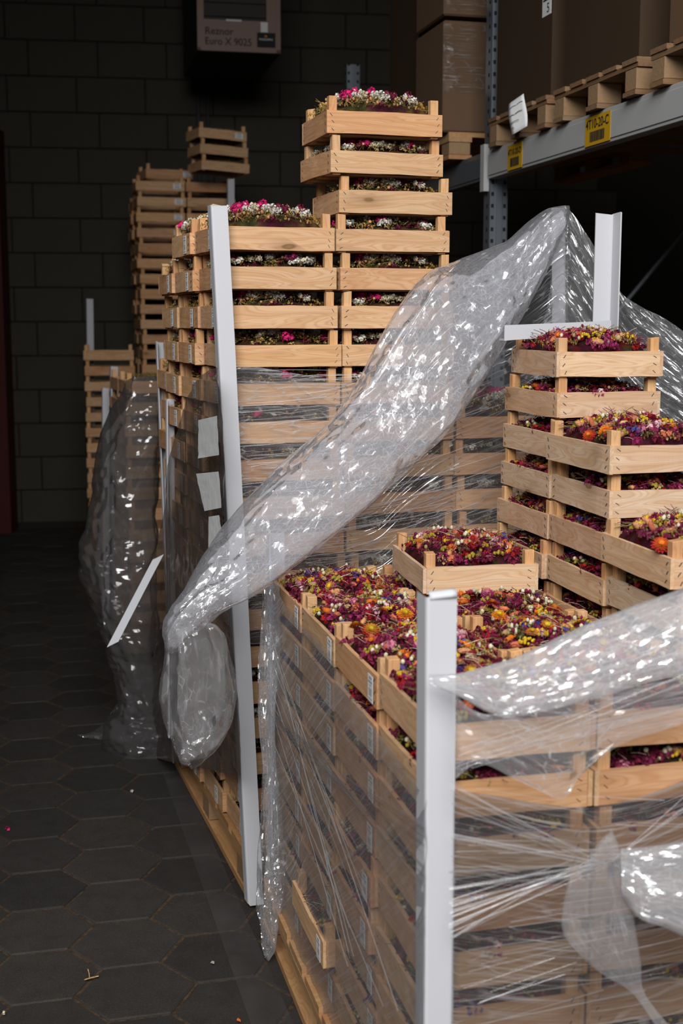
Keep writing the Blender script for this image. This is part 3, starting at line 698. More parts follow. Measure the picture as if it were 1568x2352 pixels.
# ---------------------------------------------------------------- stretch film
FM_ = {
 'wrap': film_mat('wrap_film', .10, .02, 1.6, 60, 70, 5.0, .9, 1.2, .2, .4, patch=5, cov=.6, clear=.90),
 'front': film_mat('front_wrap_film', .07, .03, .8, 70, 50, 7.0, .35, 1.0, .1, .3, patch=4, cov=.5, clear=.56),
 'side': film_mat('side_wrap_film', .17, .02, .8, 55, 24, 4.0, .08, .7, .1, .3, rough=.2, patch=3, clear=.95),
 'swath': film_mat('gathered_film', .27, .015, 2.5, 40, 150, 2.6, 1.1, .35, .3, .2, patch=6, cov=.72, tint=(.88, .89, .95), rough=.14),
 'bright': film_mat('bright_gathered_film', .30, .03, 2.5, 40, 130, 2.4, 1.2, 1.0, .35, .3, patch=7, cov=.9),
 'pouch': film_mat('pouch_film', .13, .02, 4.0, 9, 120, 2.4, .45, .3, .3, .3, patch=7, cov=.45),
 'tent': film_mat('tent_film', .19, .02, 2.2, 34, 100, 2.6, .85, .55, .3, .3, patch=6, cov=.6),
 'heap': film_mat('heap_film', .05, .03, 3.0, 6.0, 60, .6, .5, .2, .4, .3, patch=6, cov=.35),
 'dark': film_mat('shaded_heap_film', .58, .03, 3.0, 6.0, 55, .6, .35, .15, .5, .3, tint=(.16, .15, .15), patch=6, cov=.35),  # shade of the aisle put into this film's dark tint and haze
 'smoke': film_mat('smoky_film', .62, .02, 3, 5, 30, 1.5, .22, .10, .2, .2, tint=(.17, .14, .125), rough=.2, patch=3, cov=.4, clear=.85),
 'tail': film_mat('crinkled_tail_film', .10, .04, 3.0, 40, 130, 1.2, 1.0, .5, .6, .3, patch=9, cov=.7),
 'thread': film_mat('thread_film', .55, .10, 1.0, 300, 20, 4.0, .0, .5, .0, .2, rough=.2),
 'strand': film_mat('strand_film', .22, .06, 1.0, 300, 20, 4.0, .0, .5, .0, .2, rough=.2),
}
def lerp_poly(P, t):
    """P = [(t0, value), ...]"""
    for (a, va), (b, vb) in zip(P, P[1:]):
        if t <= b: k = (t - a) / max(1e-9, b - a); return va + (vb - va) * k
    return P[-1][1]
def smooth_path(pts, t):
    n = len(pts) - 1; x = min(max(t, 0), .99999) * n; i = int(x); k = x - i
    p0, p1, p2, p3 = pts[max(i - 1, 0)], pts[i], pts[i + 1], pts[min(i + 2, n)]
    return .5 * ((2 * p1) + (p2 - p0) * k + (2 * p0 - 5 * p1 + 4 * p2 - p3) * k * k + (3 * p1 - p0 - 3 * p2 + p3) * k ** 3)
def grid(name, P, nu, nv, mat, uvf, parent=None, closed=False):
    v = []; uvs = []
    for j in range(nv + 1):
        for i in range(nu + 1): v.append(tuple(P(i / nu, j / nv))); uvs.append(uvf(i / nu, j / nv))
    f = [(j * (nu + 1) + i, j * (nu + 1) + i + 1, (j + 1) * (nu + 1) + i + 1, (j + 1) * (nu + 1) + i) for j in range(nv) for i in range(nu)]
    me = mesh(name, v, f, mat, True); ul = me.uv_layers.new(name='UVMap')
    ul.data.foreach_set('uv', [x for q in f for a in q for x in uvs[a]])
    return obj(name, me, parent)
def nz(x, y, z=0.0): return noise.noise(Vector((x, y, z)))
def film(name, label, o): return tag(o, label, 'film', 'stretch film')

def tube_film(name, label, upper, lower, mat, depth, nu=220, nv=96, wr=.010, seed=0.0, dens=26, parent=None, usc=None):
    """a gathered, flattened sleeve of film between two edge paths"""
    L = sum((a - b).length for a, b in zip(upper, upper[1:]))
    def P(u, v):
        a, b = smooth_path(upper, u), smooth_path(lower, u); m = (a + b) / 2; e = (b - a) / 2; wd = e.length
        th = v * 2 * PI
        e1 = e.normalized() if wd > 1e-6 else Vector((0, 0, 1)); nn = e1.cross((smooth_path(upper, min(u + .01, 1)) - smooth_path(upper, max(u - .01, 0))).normalized()); 
        if nn.y > 0: nn = -nn
        dp = depth * min(1.0, wd / .05)
        s_ = math.cos(th) * wd
        pos = m + e1 * s_ + nn * math.sin(th) * dp
        w1 = nz(u * L * 3, s_ * dens, seed + (0 if math.sin(th) > 0 else 9)) + .5 * nz(u * L * 14, s_ * dens * 2.2, seed + 3) + .4 * nz(u * L * 30, s_ * 40, seed + 5)
        w1 += 1.1 * nz(u * L * 1.3, s_ * dens * .55, seed + 11)
        amp = wr * min(1.0, wd / .04)
        return pos + nn * w1 * amp + e1 * (nz(u * L * 11, th * 1.5, seed + 7) * amp * .9 + nz(u * L * 4, math.cos(th) * 1.2, seed + 8) * amp * 1.6)
    return film(name, label, grid(name, P, nu, nv, mat, lambda u, v: (u * L, v * .35), parent))

def wall_film(name, label, cols, mat, nrm, nu=200, nv=140, wr=.006, seed=0.0, fu=6.0, fv=30.0, rot=0.0, ragged=0.0, parent=None):
    """sheet lofted between columns of points: cols = list of (top, bottom)"""
    tops, bots = [c[0] for c in cols], [c[1] for c in cols]
    L = sum((a - b).length for a, b in zip(tops, tops[1:])); Hh = (tops[0] - bots[0]).length; cr_, sr_ = math.cos(rot), math.sin(rot)
    nrm = Vector(nrm).normalized()
    def P(u, v):
        a, b = smooth_path(tops, u), smooth_path(bots, u)
        vv = v
        p = a.lerp(b, vv)
        if ragged: p.z += nz(u * L * 9, seed, 4) * ragged * (1 if v > .95 or v < .05 else .3)
        x, y = u * L, v * Hh; x, y = x * cr_ - y * sr_, x * sr_ + y * cr_
        d = nz(x * fu, y * fv, seed) + .5 * nz(x * fu * 2.3, y * fv * 2.1, seed + 2) + .3 * nz(x * 22, y * 26, seed + 5)
        return p + nrm * d * wr
    def uvf(u, v):
        x, y = u * L, v * Hh; return (x * cr_ - y * sr_, x * sr_ + y * cr_)
    return film(name, label, grid(name, P, nu, nv, mat, uvf, parent))

# middle stack front wrap, from the tall post to the film peak
mid_cols = []
for x, yt in ((522, 836), (560, 838), (640, 852), (720, 864), (800, 872), (860, 850), (920, 760), (1000, 650), (1080, 590), (1160, 556), (1230, 510), (1286, 474), (1304, 480)):
    w = lerp_poly([(0, 0.0), (1, 1.03)], (x - 522) / (1304 - 522))
    Y = MF(w, -.028).y + (.0 if x > 560 else .0); mid_cols.append((at(x, yt, Y), at(x + (12 if x < 900 else 0), 1480, Y)))
wall_film('stretch_film', 'clear stretched film wrapping the front of middle stack', mid_cols, FM_['wrap'], (-.29, -.95, 0), 260, 150, .006, 1.0, 2.5, 34, .12)
# aisle side of the middle stack
def on_aisle(x, y, w):
    a = at(x, y, 1.0).x; Y = (MF.o.dot(MF.r) + w) / (a * MF.r.x + MF.r.y); return at(x, y, Y)
sc = [(on_aisle(*t_, -.105), on_aisle(*b_, -.06)) for t_, b_ in (((499, 842), (551, 1782)), ((470, 860), (520, 1776)), ((440, 898), (486, 1770)), ((414, 960), (450, 1762)), ((390, 1070), (420, 1755)), ((368, 1200), (390, 1748)), ((350, 1330), (350, 1738)))]
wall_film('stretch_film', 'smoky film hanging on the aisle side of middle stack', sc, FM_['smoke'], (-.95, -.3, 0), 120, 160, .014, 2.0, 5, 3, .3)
# great gathered swath falling from the film peak across the front
up = [at(*q) for q in ((1300, 474, 3.86), (1240, 492, 3.82), (1150, 560, 3.78), (1050, 605, 3.72), (965, 640, 3.66), (890, 745, 3.60), (830, 860, 3.54), (760, 960, 3.47), (660, 1050, 3.38), (560, 1150, 3.29), (480, 1260, 3.20), (420, 1370, 3.14), (384, 1440, 3.12), (388, 1490, 3.12))]
lo = [at(*q) for q in ((1304, 500, 3.84), (1275, 590, 3.76), (1215, 700, 3.70), (1170, 770, 3.64), (1115, 870, 3.58), (1050, 960, 3.50), (985, 1040, 3.44), (910, 1105, 3.36), (800, 1205, 3.27), (690, 1290, 3.19), (600, 1350, 3.12), (500, 1410, 3.08), (440, 1460, 3.08), (402, 1500, 3.10))]
tube_film('film_swath', 'thick gathered swath of film slanting down from the film peak', up, lo, FM_['swath'], .05, 300, 140, .0075, 3.0, 26)
# pouch hanging under its end
pl = [(400, 1440, 470, 1430), (384, 1480, 505, 1440), (374, 1540, 530, 1490), (366, 1600, 541, 1560), (372, 1650, 538, 1630), (392, 1690, 525, 1680), (415, 1725, 500, 1715), (445, 1745, 468, 1744)]
up = [at(a, b, 3.14) for a, b, c_, d_ in pl]; lo = [at(c_, d_, 3.10) for a, b, c_, d_ in pl]
tube_film('film_pouch', 'cloudy pouch of film hanging at the swath end', up, lo, FM_['pouch'], .05, 130, 120, .016, 6.0, 17)
# film peak right wing
rw = [(at(1288, 474, 3.9), at(1180, 1220, 3.86)), (at(1305, 478, 3.9), at(1260, 1230, 3.86)), (at(1345, 535, 3.88), at(1330, 1240, 3.85)), (at(1400, 630, 3.84), at(1400, 1250, 3.83)), (at(1450, 690, 3.8), at(1460, 1260, 3.8)), (at(1520, 728, 3.77), at(1530, 1270, 3.77)), (at(1600, 780, 3.74), at(1600, 1280, 3.74)), (at(1690, 840, 3.7), at(1680, 1290, 3.7))]
wall_film('stretch_film', 'crinkled film falling from the film peak behind the tower', rw, FM_['tent'], (.2, -.95, .2), 180, 150, .016, 8.0, 4, 16, -.35)
# near stack: aisle side
ns = []
for d, zt in ((-.016, .885), (.10, .90), (.25, .905), (.385, .915), (.55, .935), (.72, .955), (.9, .955), (1.03, .955), (1.2, .972), (1.41, 1.0)):
    ns.append((NF(-.016, d, zt), NF(-.020, d, .10)))
wall_film('stretch_film', 'streaky film stretched along the aisle side of near stack', ns, FM_['side'], (-.97, -.24, 0), 200, 140, .004, 11.0, 2.0, 26, -.62)
# near stack: front face
nfr = [(NF(w, -.020, zt), NF(w, -.022, .12)) for w, zt in ((.030, .90), (.1, .885), (.2, .86), (.29, .85), (.4, .87), (.58, .93), (.78, .95))]
wall_film('stretch_film', 'clear streaked film across the near stack front face', nfr, FM_['front'], (.24, -.97, 0), 220, 140, .002, 14.0, 2.2, 16, -.05)
# pulled strands of film: narrow ribbons from one point to another
def strands(name, label, runs, seed, mat='strand'):
    r = random.Random(seed); v, f, uv = [], [], []
    for (a, b, wa, wb, sag) in runs:
        n = 14; d = (b - a).normalized(); side = d.cross(Vector((.1, -1, .05))).normalized(); base = len(v); tw = r.uniform(-.5, .5)
        for i in range(n + 1):
            t_ = i / n; p = a.lerp(b, t_) + Vector((0, 0, -sag * math.sin(PI * t_))); w_ = (wa + (wb - wa) * t_) * (1 + .25 * nz(i * .7, a.x * 50, seed)); e = (side + Vector((0, -tw, 0))).normalized() * w_ / 2
            v += [p - e, p + e]; L_ = (b - a).length * t_; uv += [(L_, base * .01), (L_, base * .01 + w_)]
        f += [(base + 2 * i, base + 2 * i + 1, base + 2 * i + 3, base + 2 * i + 2) for i in range(n)]
    me = mesh(name, v, f, FM_[mat], True); ul = me.uv_layers.new(name='UVMap'); ul.data.foreach_set('uv', [x for q in f for a in q for x in uv[a]])
    o = obj(name, me); o['kind'] = 'stuff'; return film(name, label, o)
rs = random.Random(5); knot = at(1385, 1982, 2.02); runs = []
for i in range(34): y = 1790 + 370 * rs.random(); runs.append((at(1036 + rs.uniform(-6, 2), y, 1.985), knot + Vector((rs.uniform(-.05, .02), 0, rs.uniform(-.008, .008))), rs.uniform(.0008, .005), .0012, 0))
for i in range(9): runs.append((knot + Vector((rs.uniform(-.01, .03), 0, rs.uniform(-.006, .006))), at(1640, 1760 + 260 * rs.random(), 2.1), .0015, rs.uniform(.001, .004), 0))
strands('film_strands', 'fan of pulled film strands meeting at a knot on near front', runs, 1)
runs = []
for i in range(12): q = rs.random(); runs.append((at(1045 + 60 * q, 1770 - 60 * rs.random(), 1.985), at(1620, 1520 + 150 * q, 2.06), rs.uniform(.001, .003), rs.uniform(.0015, .004), 0))
for i in range(10): y = 2130 + 230 * rs.random(); runs.append((at(1040 + rs.uniform(0, 120), y, 1.99), at(1300 + rs.uniform(0, 300), y - 40 - rs.uniform(0, 90), 2.08), rs.uniform(.001, .002), rs.uniform(.001, .0025), 0))
strands('film_strands', 'thin film strands slanting up across the near stack front', runs, 2)
runs = []; kn2 = NF(-.022, 1.40, .615); kn3 = NF(-.02, -.016, .84)
for i in range(12): runs.append((kn2 + Vector((0, 0, rs.uniform(-.012, .012))), NF(-.026, .75, .70 + rs.uniform(-.02, .02)), .004, rs.uniform(.003, .012), .0)); runs.append((NF(-.026, .75, .70 + rs.uniform(-.02, .02)), kn3 + Vector((0, 0, rs.uniform(-.10, .02))), rs.uniform(.003, .010), .005, .0))
for i in range(14): runs.append((NF(-.024, 1.39, .93 - .5 * rs.random()), NF(-.022, .1 + .5 * rs.random(), .35 + .5 * rs.random()), rs.uniform(.0006, .002), rs.uniform(.0006, .0025), 0))
strands('film_strands', 'bundle of film strands pulled along the aisle side of near stack', runs, 3)
runs = []
for i in range(150):
    q = rs.random(); x0 = 545 + 480 * rs.random() ** 1.5; y0 = 850 + 450 * rs.random(); ln = rs.uniform(60, 330); sl = -.08 - .38 * max(0, (x0 - 560) / 480) * rs.uniform(.6, 1.2) + (.10 if y0 < 900 else 0); x1 = min(x0 + ln, 1150)
    Yw = lambda x: MF((x - 522) / 782 * 1.03, -.036).y
    runs.append((at(x0, y0, Yw(x0)), at(x1, y0 + (x1 - x0) * sl, Yw(x1)), rs.uniform(.0005, .0022), rs.uniform(.0005, .0016), rs.uniform(-.004, .004)))
strands('film_strands', 'fine pulled film threads across the middle stack front', runs, 4, 'thread')
runs = []
for i in range(60):
    x0 = 1045 + 420 * rs.random(); y0 = 1790 + 540 * rs.random(); ln = rs.uniform(40, 220); sl = (1985 - y0) / 900 * rs.uniform(.5, 1.1) - .05
    runs.append((at(x0, y0, 1.992), at(x0 + ln, y0 + ln * sl, 2.02), rs.uniform(.0004, .0011), rs.uniform(.0004, .0011), 0))
strands('film_strands', 'fine pulled film threads across the near stack front', runs, 6, 'thread')
# bright swath along the top of the near front
up = [at(*q) for q in ((985, 1548, 1.985), (1060, 1545, 2.0), (1160, 1515, 2.03), (1270, 1470, 2.06), (1380, 1425, 2.09), (1480, 1388, 2.12), (1600, 1335, 2.15), (1700, 1290, 2.17))]
lo = [at(*q) for q in ((985, 1572, 1.98), (1060, 1600, 1.98), (1160, 1640, 1.99), (1270, 1630, 2.0), (1380, 1605, 2.02), (1480, 1575, 2.04), (1600, 1545, 2.06), (1700, 1530, 2.08))]
tube_film('film_swath', 'bright crumpled swath of film over near stack front edge', up, lo, FM_['bright'], .022, 190, 80, .005, 17.0, 24)
# loose sheet below it with a torn lower edge
hs = [(at(*a), at(*b)) for a, b in (((1040, 1590, 1.97), (1046, 1790, 1.97)), ((1110, 1630, 1.975), (1100, 1740, 1.97)), ((1190, 1625, 1.98), (1190, 1800, 1.975)), ((1270, 1610, 1.99), (1290, 1836, 1.98)), ((1360, 1590, 2.0), (1340, 1790, 1.99)), ((1460, 1570, 2.02), (1440, 1700, 2.0)), ((1600, 1540, 2.05), (1600, 1650, 2.03)))]
wall_film('stretch_film', 'torn loose sheet of film below the bright swath', hs, FM_['tent'], (.1, -1, 0), 150, 60, .006, 19.0, 5, 22, -.3, .02)
# film tail hanging on the near front
tl = [(at(1405, 1905, 1.99), at(1300, 2030, 1.985)), (at(1425, 1960, 1.985), at(1290, 2130, 1.98)), (at(1450, 2100, 1.98), at(1330, 2190, 1.975)), (at(1470, 2210, 1.975), at(1390, 2240, 1.975)), (at(1480, 2280, 1.975), at(1455, 2285, 1.975)), (at(1540, 2360, 1.97), at(1520, 2380, 1.97))]
tube_film('film_tail', 'pointed tail of film hanging on near stack front', [a for a, b in tl], [b for a, b in tl], FM_['pouch'], .010, 90, 50, .003, 21.0, 20)
tl = [(at(1425, 1950, 1.99), at(1428, 2060, 1.98)), (at(1470, 1945, 1.985), at(1470, 2105, 1.97)), (at(1530, 1935, 1.98), at(1530, 2130, 1.965)), (at(1620, 1920, 1.98), at(1620, 2170, 1.96)), (at(1700, 1900, 1.98), at(1700, 2190, 1.96))]
tube_film('film_swath', 'bunched film bulging at the inner column of near front', [a for a, b in tl], [b for a, b in tl], FM_['bright'], .02, 100, 60, .005, 23.0, 26)
# crinkled tail beside the aisle corner of the near stack
tl = [(at(602, 1330, 3.3), at(640, 1340, 3.28)), (at(596, 1500, 3.28), at(640, 1500, 3.26)), (at(592, 1650, 3.26), at(632, 1660, 3.25)), (at(600, 1800, 3.25), at(636, 1800, 3.24)), (at(592, 1950, 3.24), at(650, 1950, 3.22)), (at(588, 2060, 3.22), at(655, 2040, 3.2)), (at(598, 2120, 3.2), at(640, 2120, 3.19)), (at(600, 2170, 3.2), at(632, 2180, 3.19)), (at(608, 2200, 3.2), at(618, 2208, 3.19))]
tube_film('film_tail', 'crinkled film tail dangling at the aisle corner of near stack', [a for a, b in tl], [b for a, b in tl], FM_['tail'], .012, 200, 60, .009, 25.0, 30)
# dark heap of film on the aisle side behind
hp = [(300, 905, 370, 870), (240, 985, 372, 940), (215, 1080, 362, 1040), (205, 1160, 356, 1150), (196, 1250, 350, 1260), (188, 1330, 352, 1360), (225, 1420, 356, 1450), (262, 1500, 366, 1540), (275, 1600, 392, 1640), (250, 1680, 420, 1720), (262, 1742, 425, 1748)]
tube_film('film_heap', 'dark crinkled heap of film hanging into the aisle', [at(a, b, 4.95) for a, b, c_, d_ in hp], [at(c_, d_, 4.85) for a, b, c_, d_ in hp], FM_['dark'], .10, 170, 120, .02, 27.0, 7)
tl = [(at(300, 1560, 4.9), at(330, 1560, 4.9)), (at(255, 1640, 4.95), at(300, 1650, 4.93)), (atz(215, 1680, .02), atz(280, 1696, .012)), (atz(178, 1688, .014), atz(190, 1694, .010))]
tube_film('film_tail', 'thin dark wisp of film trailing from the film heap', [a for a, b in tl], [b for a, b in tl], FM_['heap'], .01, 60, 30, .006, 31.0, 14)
# papers stuck on the smoky film
for k, (q, lab) in enumerate(((((455, 965), (498, 955), (503, 1045), (455, 1053)), 'upper white paper sheet stuck on the smoky film'), (((450, 1088), (502, 1083), (509, 1166), (469, 1174)), 'middle white paper sheet stuck on the smoky film'), (((479, 1187), (503, 1183), (512, 1235), (478, 1260)), 'lowest torn white paper sheet stuck on the smoky film'))):
    cs = [on_aisle(x, y, -.128) for x, y in q]; v = []
    for j in range(9):
        for i in range(9):
            p = cs[0].lerp(cs[1], i / 8).lerp(cs[3].lerp(cs[2], i / 8), j / 8); p += MF.r * nz(i * .9, j * .8, k * 7.0) * .002; v.append(p)
    o = obj('paper_sheet', mesh('paper_sheet', v, [(j * 9 + i, j * 9 + i + 1, j * 9 + i + 10, j * 9 + i + 9) for j in range(8) for i in range(8)], M['paper'], True))
    tag(o, lab, 'paper', 'papers on the smoky film')

# ---------------------------------------------------------------- pallet rack with cartons
RF = Fr((.655, 5.82), 14.0)                          # d negative comes towards the camera
def text(body, size, mat, parent, loc, rot, name='lettering', sx=1.0):
    cu = bpy.data.curves.new(name, 'FONT'); cu.body = body; cu.size = size; cu.extrude = .0004; cu.offset = size * .006; cu.materials.append(mat); o = bpy.data.objects.new(name, cu); o.location = loc; o.rotation_euler = rot; o.scale = (sx, 1, 1); return link(o, parent)
def upright(fr, w, d, h, label):
    root = empty('rack_upright', fr(w, d, 0), fr.p); tag(root, label, 'rack', 'pallet rack frames')
    m = MB().box(0, .085, 0, .004, 0, h).box(0, .004, 0, .07, 0, h).box(.081, .085, 0, .07, 0, h).box(.03, .055, -.010, .0, 0, h)
    m.build('post', M['galv'], root)
    hole = MB().box(-.006, .006, -.0008, .001, -.008, .008).mesh('slot', M['hole'])
    z = .9
    m2 = MB()
    while z < min(h, 3.6):
        for x in (.014, .070): m2.box(x - .006, x + .006, -.0012, .001, z - .008, z + .008)
        m2.box(-.0012, .001, .02, .034, z - .008, z + .008); z += .05
    tag(m2.build('slots', M['hole'], root), kind='stuff')
    MB().box(-.03, .115, -.03, .10, 0, .008).build('foot_plate', M['galv'], root)
    return root
upright(RF, -.02, -.02, 4.6, 'galvanised rack upright carrying the grey beam')
upright(RF, -.02, 2.5, 3.2, 'far short rack upright seen behind the tall crate column')
upright(RF, 1.05, -.02, 4.6, 'rear rack upright in the dark behind grey beam')
upright(RF, 1.05, -1.9, 4.6, 'rear rack upright in the dark behind the film peak')
def beam(fr, w, d0, d1, z, label, mat='beam_grey', th=.05, bh=.118):
    root = empty('rack_beam', fr(w, 0, 0), fr.p); tag(root, label, 'beam', 'pallet rack beams')
    m = MB().box(0, th, d0, d1, z, z + bh).box(-.004, 0, d0, d1, z + .012, z + bh - .016); m.build('rail', M[mat], root, bevel=.002)
    if d1 <= 0.01: MB().box(-.014, .07, -.01, .035, z - .05, z + bh + .03).build('bracket', M[mat], root)
    return root
b1 = beam(RF, -.03, -3.3, -.03, 2.262, 'pale grey rack beam with two yellow location tags')
beam(RF, 1.0, -3.3, -.03, 2.262, 'rear rack beam in the dark under the cartons', 'galv')
beam(RF, -.03, .05, 2.5, 2.262, 'dark rack beam of the far bay', 'galv')
# cross brace
m = MB().tube([(0, 0, 1.0), (1.05, 0, 2.2)], .012, 6); tag(m.build('brace', M['galv'], None, RF(.02, .04, 0), (0, 0, RF.p)), 'thin diagonal brace of the rack end frame', 'brace')
m = MB().tube([(0, 0, 2.2), (.2, -1.8, 1.2)], .007, 6); tag(m.build('brace', M['dark_pipe'], None, RF(1.05, .0, 0), (0, 0, RF.p)), 'thin diagonal brace in the dark behind the film peak', 'brace')
# yellow tags on the beam
for s0, s1, tx, lab in ((.27, .43, '4T10-20-D', 'far'), (1.03, 1.235, '4T10-20-C', 'near')):
    t0 = MB().box(-.0015, 0, -s1, -s0, 2.268, 2.368).build('location_tag', M['yellow'], b1, (-.0045, 0, 0)); wdt = s1 - s0
    text(tx, wdt * .22, M['ink'], t0, (-.0022, -s0 - wdt * .04, 2.326), (PI / 2, 0, -PI / 2), sx=.92)
    m = MB(); x = 0
    while x < wdt * .58:
        w_ = rnd.choice((.002, .003, .0045)); m.box(-.0022, -.001, -s0 - wdt * .2 - x - w_, -s0 - wdt * .2 - x, 2.280, 2.315); x += w_ + rnd.choice((.002, .003))
    tag(m.build('barcode', M['ink'], t0), kind='stuff')
# pallets and cartons on the beam
def carton(fr, w, d0, d1, z0, z1, depth, mat, label, rz=0.0, tape=True):
    root = empty('carton', fr(w, d0, z0), fr.p + rz); tag(root, label, 'carton', 'cartons on the rack'); ln = d1 - d0
    MB().box(0, depth, 0, ln, 0, z1 - z0).build('box', M[mat], root, bevel=.008)
    return root
def rack_pallet(d0, d1, label, mat='old_pallet'):
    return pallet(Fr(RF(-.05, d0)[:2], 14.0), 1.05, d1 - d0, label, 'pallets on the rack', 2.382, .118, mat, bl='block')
def rack_pallet2(d0, d1, label):
    """pallet with its deck boards running into the rack and three blocks to the aisle"""
    z0, h = 2.382, .118; root = empty('wooden_pallet', RF(-.06, d0, z0), RF.p); tag(root, label, 'pallet', 'pallets on the rack'); ln = d1 - d0; dp = 1.05
    n = 5; bw = ln / n - .028
    for i in range(n): obj('deck_board', slat_mesh('deck_board', dp, .016, bw, M['old_pallet'], .0015, 3), root, (dp / 2, (i + .5) * ln / n if 0 < i < n - 1 else (bw / 2 if i == 0 else ln - bw / 2), h - .008), (0, 0, 0))
    for x in (.05, dp / 2, dp - .05): obj('stringer_board', slat_mesh('stringer_board', ln, .016, .09, M['old_pallet'], .001, 3), root, (x, ln / 2, h - .024), (0, 0, PI / 2))
    for y in (.05, ln / 2, ln - .05):
        obj('base_board', slat_mesh('base_board', dp, .016, .09, M['old_pallet'], .001, 3), root, (dp / 2, y, .008))
        for x in (.05, dp / 2, dp - .05): obj('block', bevelled(MB().box(-.045, .045, -.042, .042, 0, h - .048).mesh('block', M['block']), .003), root, (x, y, .016))
    return root
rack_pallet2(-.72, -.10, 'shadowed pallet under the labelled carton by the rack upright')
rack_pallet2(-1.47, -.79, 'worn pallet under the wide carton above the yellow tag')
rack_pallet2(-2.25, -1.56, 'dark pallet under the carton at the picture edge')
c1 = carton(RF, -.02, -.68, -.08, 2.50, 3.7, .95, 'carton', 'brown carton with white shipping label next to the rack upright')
lb = MB().box(-.0015, 0, -.085, 0, 0, .30).build('shipping_label', M['label_white'], c1, (0, .105, .31))
text('5', .05, M['ink'], lb, (-.002, -.045, .010), (PI / 2, 0, -PI / 2))
tag(MB().box(-.002, -.0015, -.066, -.008, .055, .062).box(-.002, -.0015, -.066, -.008, .072, .078).box(-.002, -.0015, -.05, -.008, .088, .095).box(-.002, -.0015, -.066, -.012, .11, .15).build('print', M['ink'], lb), kind='stuff')
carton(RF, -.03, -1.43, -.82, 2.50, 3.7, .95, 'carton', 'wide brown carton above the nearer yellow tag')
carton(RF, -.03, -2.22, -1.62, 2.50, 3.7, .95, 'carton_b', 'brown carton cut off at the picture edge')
# note hanging from the first pallet
pn = [at(1184, 240, 5.38), at(1221, 216, 5.30), at(1227, 290, 5.27), at(1189, 311, 5.34)]
v = []
for j in range(7):
    for i in range(6): q = pn[0].lerp(pn[1], i / 5).lerp(pn[3].lerp(pn[2], i / 5), j / 6); v.append(q - RF.r * (.03 + .004 * math.sin(j * .8 + i * .3)))
nt = obj('paper_note', mesh('paper_note', v, [(j * 6 + i, j * 6 + i + 1, j * 6 + i + 7, j * 6 + i + 6) for j in range(6) for i in range(5)], M['label_white'], True)); nt.modifiers.new('thickness', 'SOLIDIFY').thickness = .0006
tag(nt, 'white paper note hanging off the shadowed rack pallet', 'paper')
m = MB()
for j, (a, b) in enumerate(((.1, .5), (.55, .9), (.1, .35), (.4, .85), (.1, .6), (.15, .3))):
    r0 = (.2, .2, .45, .45, .68, .85)[j]
    q0 = pn[0].lerp(pn[1], a).lerp(pn[3].lerp(pn[2], a), r0) - RF.r * .0352; q1 = pn[0].lerp(pn[1], b).lerp(pn[3].lerp(pn[2], b), r0) - RF.r * .0352
    m.tube([q0, (q0 + q1) / 2 + Vector((0, 0, .003)), q1], .0012, 4)
tag(m.build('handwriting', M['ink'], nt), kind='stuff')
# far bay
FB = Fr(RF(-.13, .30)[:2], 14.0)
pallet(Fr(RF(-.10, .30)[:2], 14.0), 1.0, .9, 'pallet with bright end block in the far rack bay', 'pallets on the rack', 2.382, .118, 'pallet')
for q, (z0, z1, lab) in enumerate(((2.50, 2.985, 'lower film-banded brown carton in the far rack bay'), (3.005, 3.6, 'upper film-banded brown carton in the far rack bay'))):
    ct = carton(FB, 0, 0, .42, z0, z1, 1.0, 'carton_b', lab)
    tf = film_mat('carton_film_%d' % q, .0, .01, 2, 50, 40, 2.5, .4, .5, .3, .3, patch=8)
    grid('film_band', lambda u, v: Vector((-.004 + u * .45, -.006 + nz(u * 9, v * 20, q) * .003, .30 * v + (.17 if q == 0 else .02))), 40, 20, tf, lambda u, v: (u * .45, v * .3), ct)
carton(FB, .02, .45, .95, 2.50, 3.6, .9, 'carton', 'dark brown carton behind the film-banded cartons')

# ---------------------------------------------------------------- heater under the roof
hq = at(453, 116, 9.15); HF = Fr((hq.x, hq.y), 12.0); hw, hh, hd = .565, .80, 1.0
ht = empty('unit_heater', HF(0, 0, hq.z), HF.p); tag(ht, 'dark hanging heater with pinkish front panel and black lettering', 'heater')
MB().box(0, hw, .02, hd, 0, hh).build('casing', M['heater_dark'], ht)
fw = .045
MB().box(0, fw, -.01, .02, 0, hh).box(hw - fw - .05, hw, -.01, .02, 0, hh).box(fw, hw - fw - .05, -.01, .02, 0, .205).box(fw, hw - fw - .05, -.01, .02, hh - .06, hh).build('front_panel', M['heater'], ht)
MB().box(.0, fw * .5, -.018, -.01, 0, hh).box(hw - .03, hw, -.018, -.01, 0, hh).box(0, hw, -.018, -.01, 0, .02).build('panel_frame', M['heater'], ht)
for i in range(6): MB().box(fw, hw - fw - .05, .0, .015, .23 + i * .09, .245 + i * .09).build('louvre', M['heater_dark'], ht)
text('Reznor', .066, M['ink'], ht, (.05, -.0115, .108), (PI / 2, 0, 0)); text('Euro X 9025', .066, M['ink'], ht, (.05, -.0115, .042), (PI / 2, 0, 0), sx=.93)
MB().box(.195, .30, -.013, -.01, .198, .208).build('chrome_strip', M['white_ink'], ht)
st = MB().box(.405, .53, -.0125, -.01, .036, .132).build('dealer_sticker', M['ink'], ht)
text('WOODAPPLE', .018, M['white_ink'], st, (.418, -.014, .082), (PI / 2, 0, 0), sx=.85)
MB().box(.458, .472, -.0135, -.0125, .104, .114).build('emblem', M['orange_ink'], st)
MB().box(.43, .478, -.0125, -.01, .135, .20).build('type_label', M['label_white'], ht)
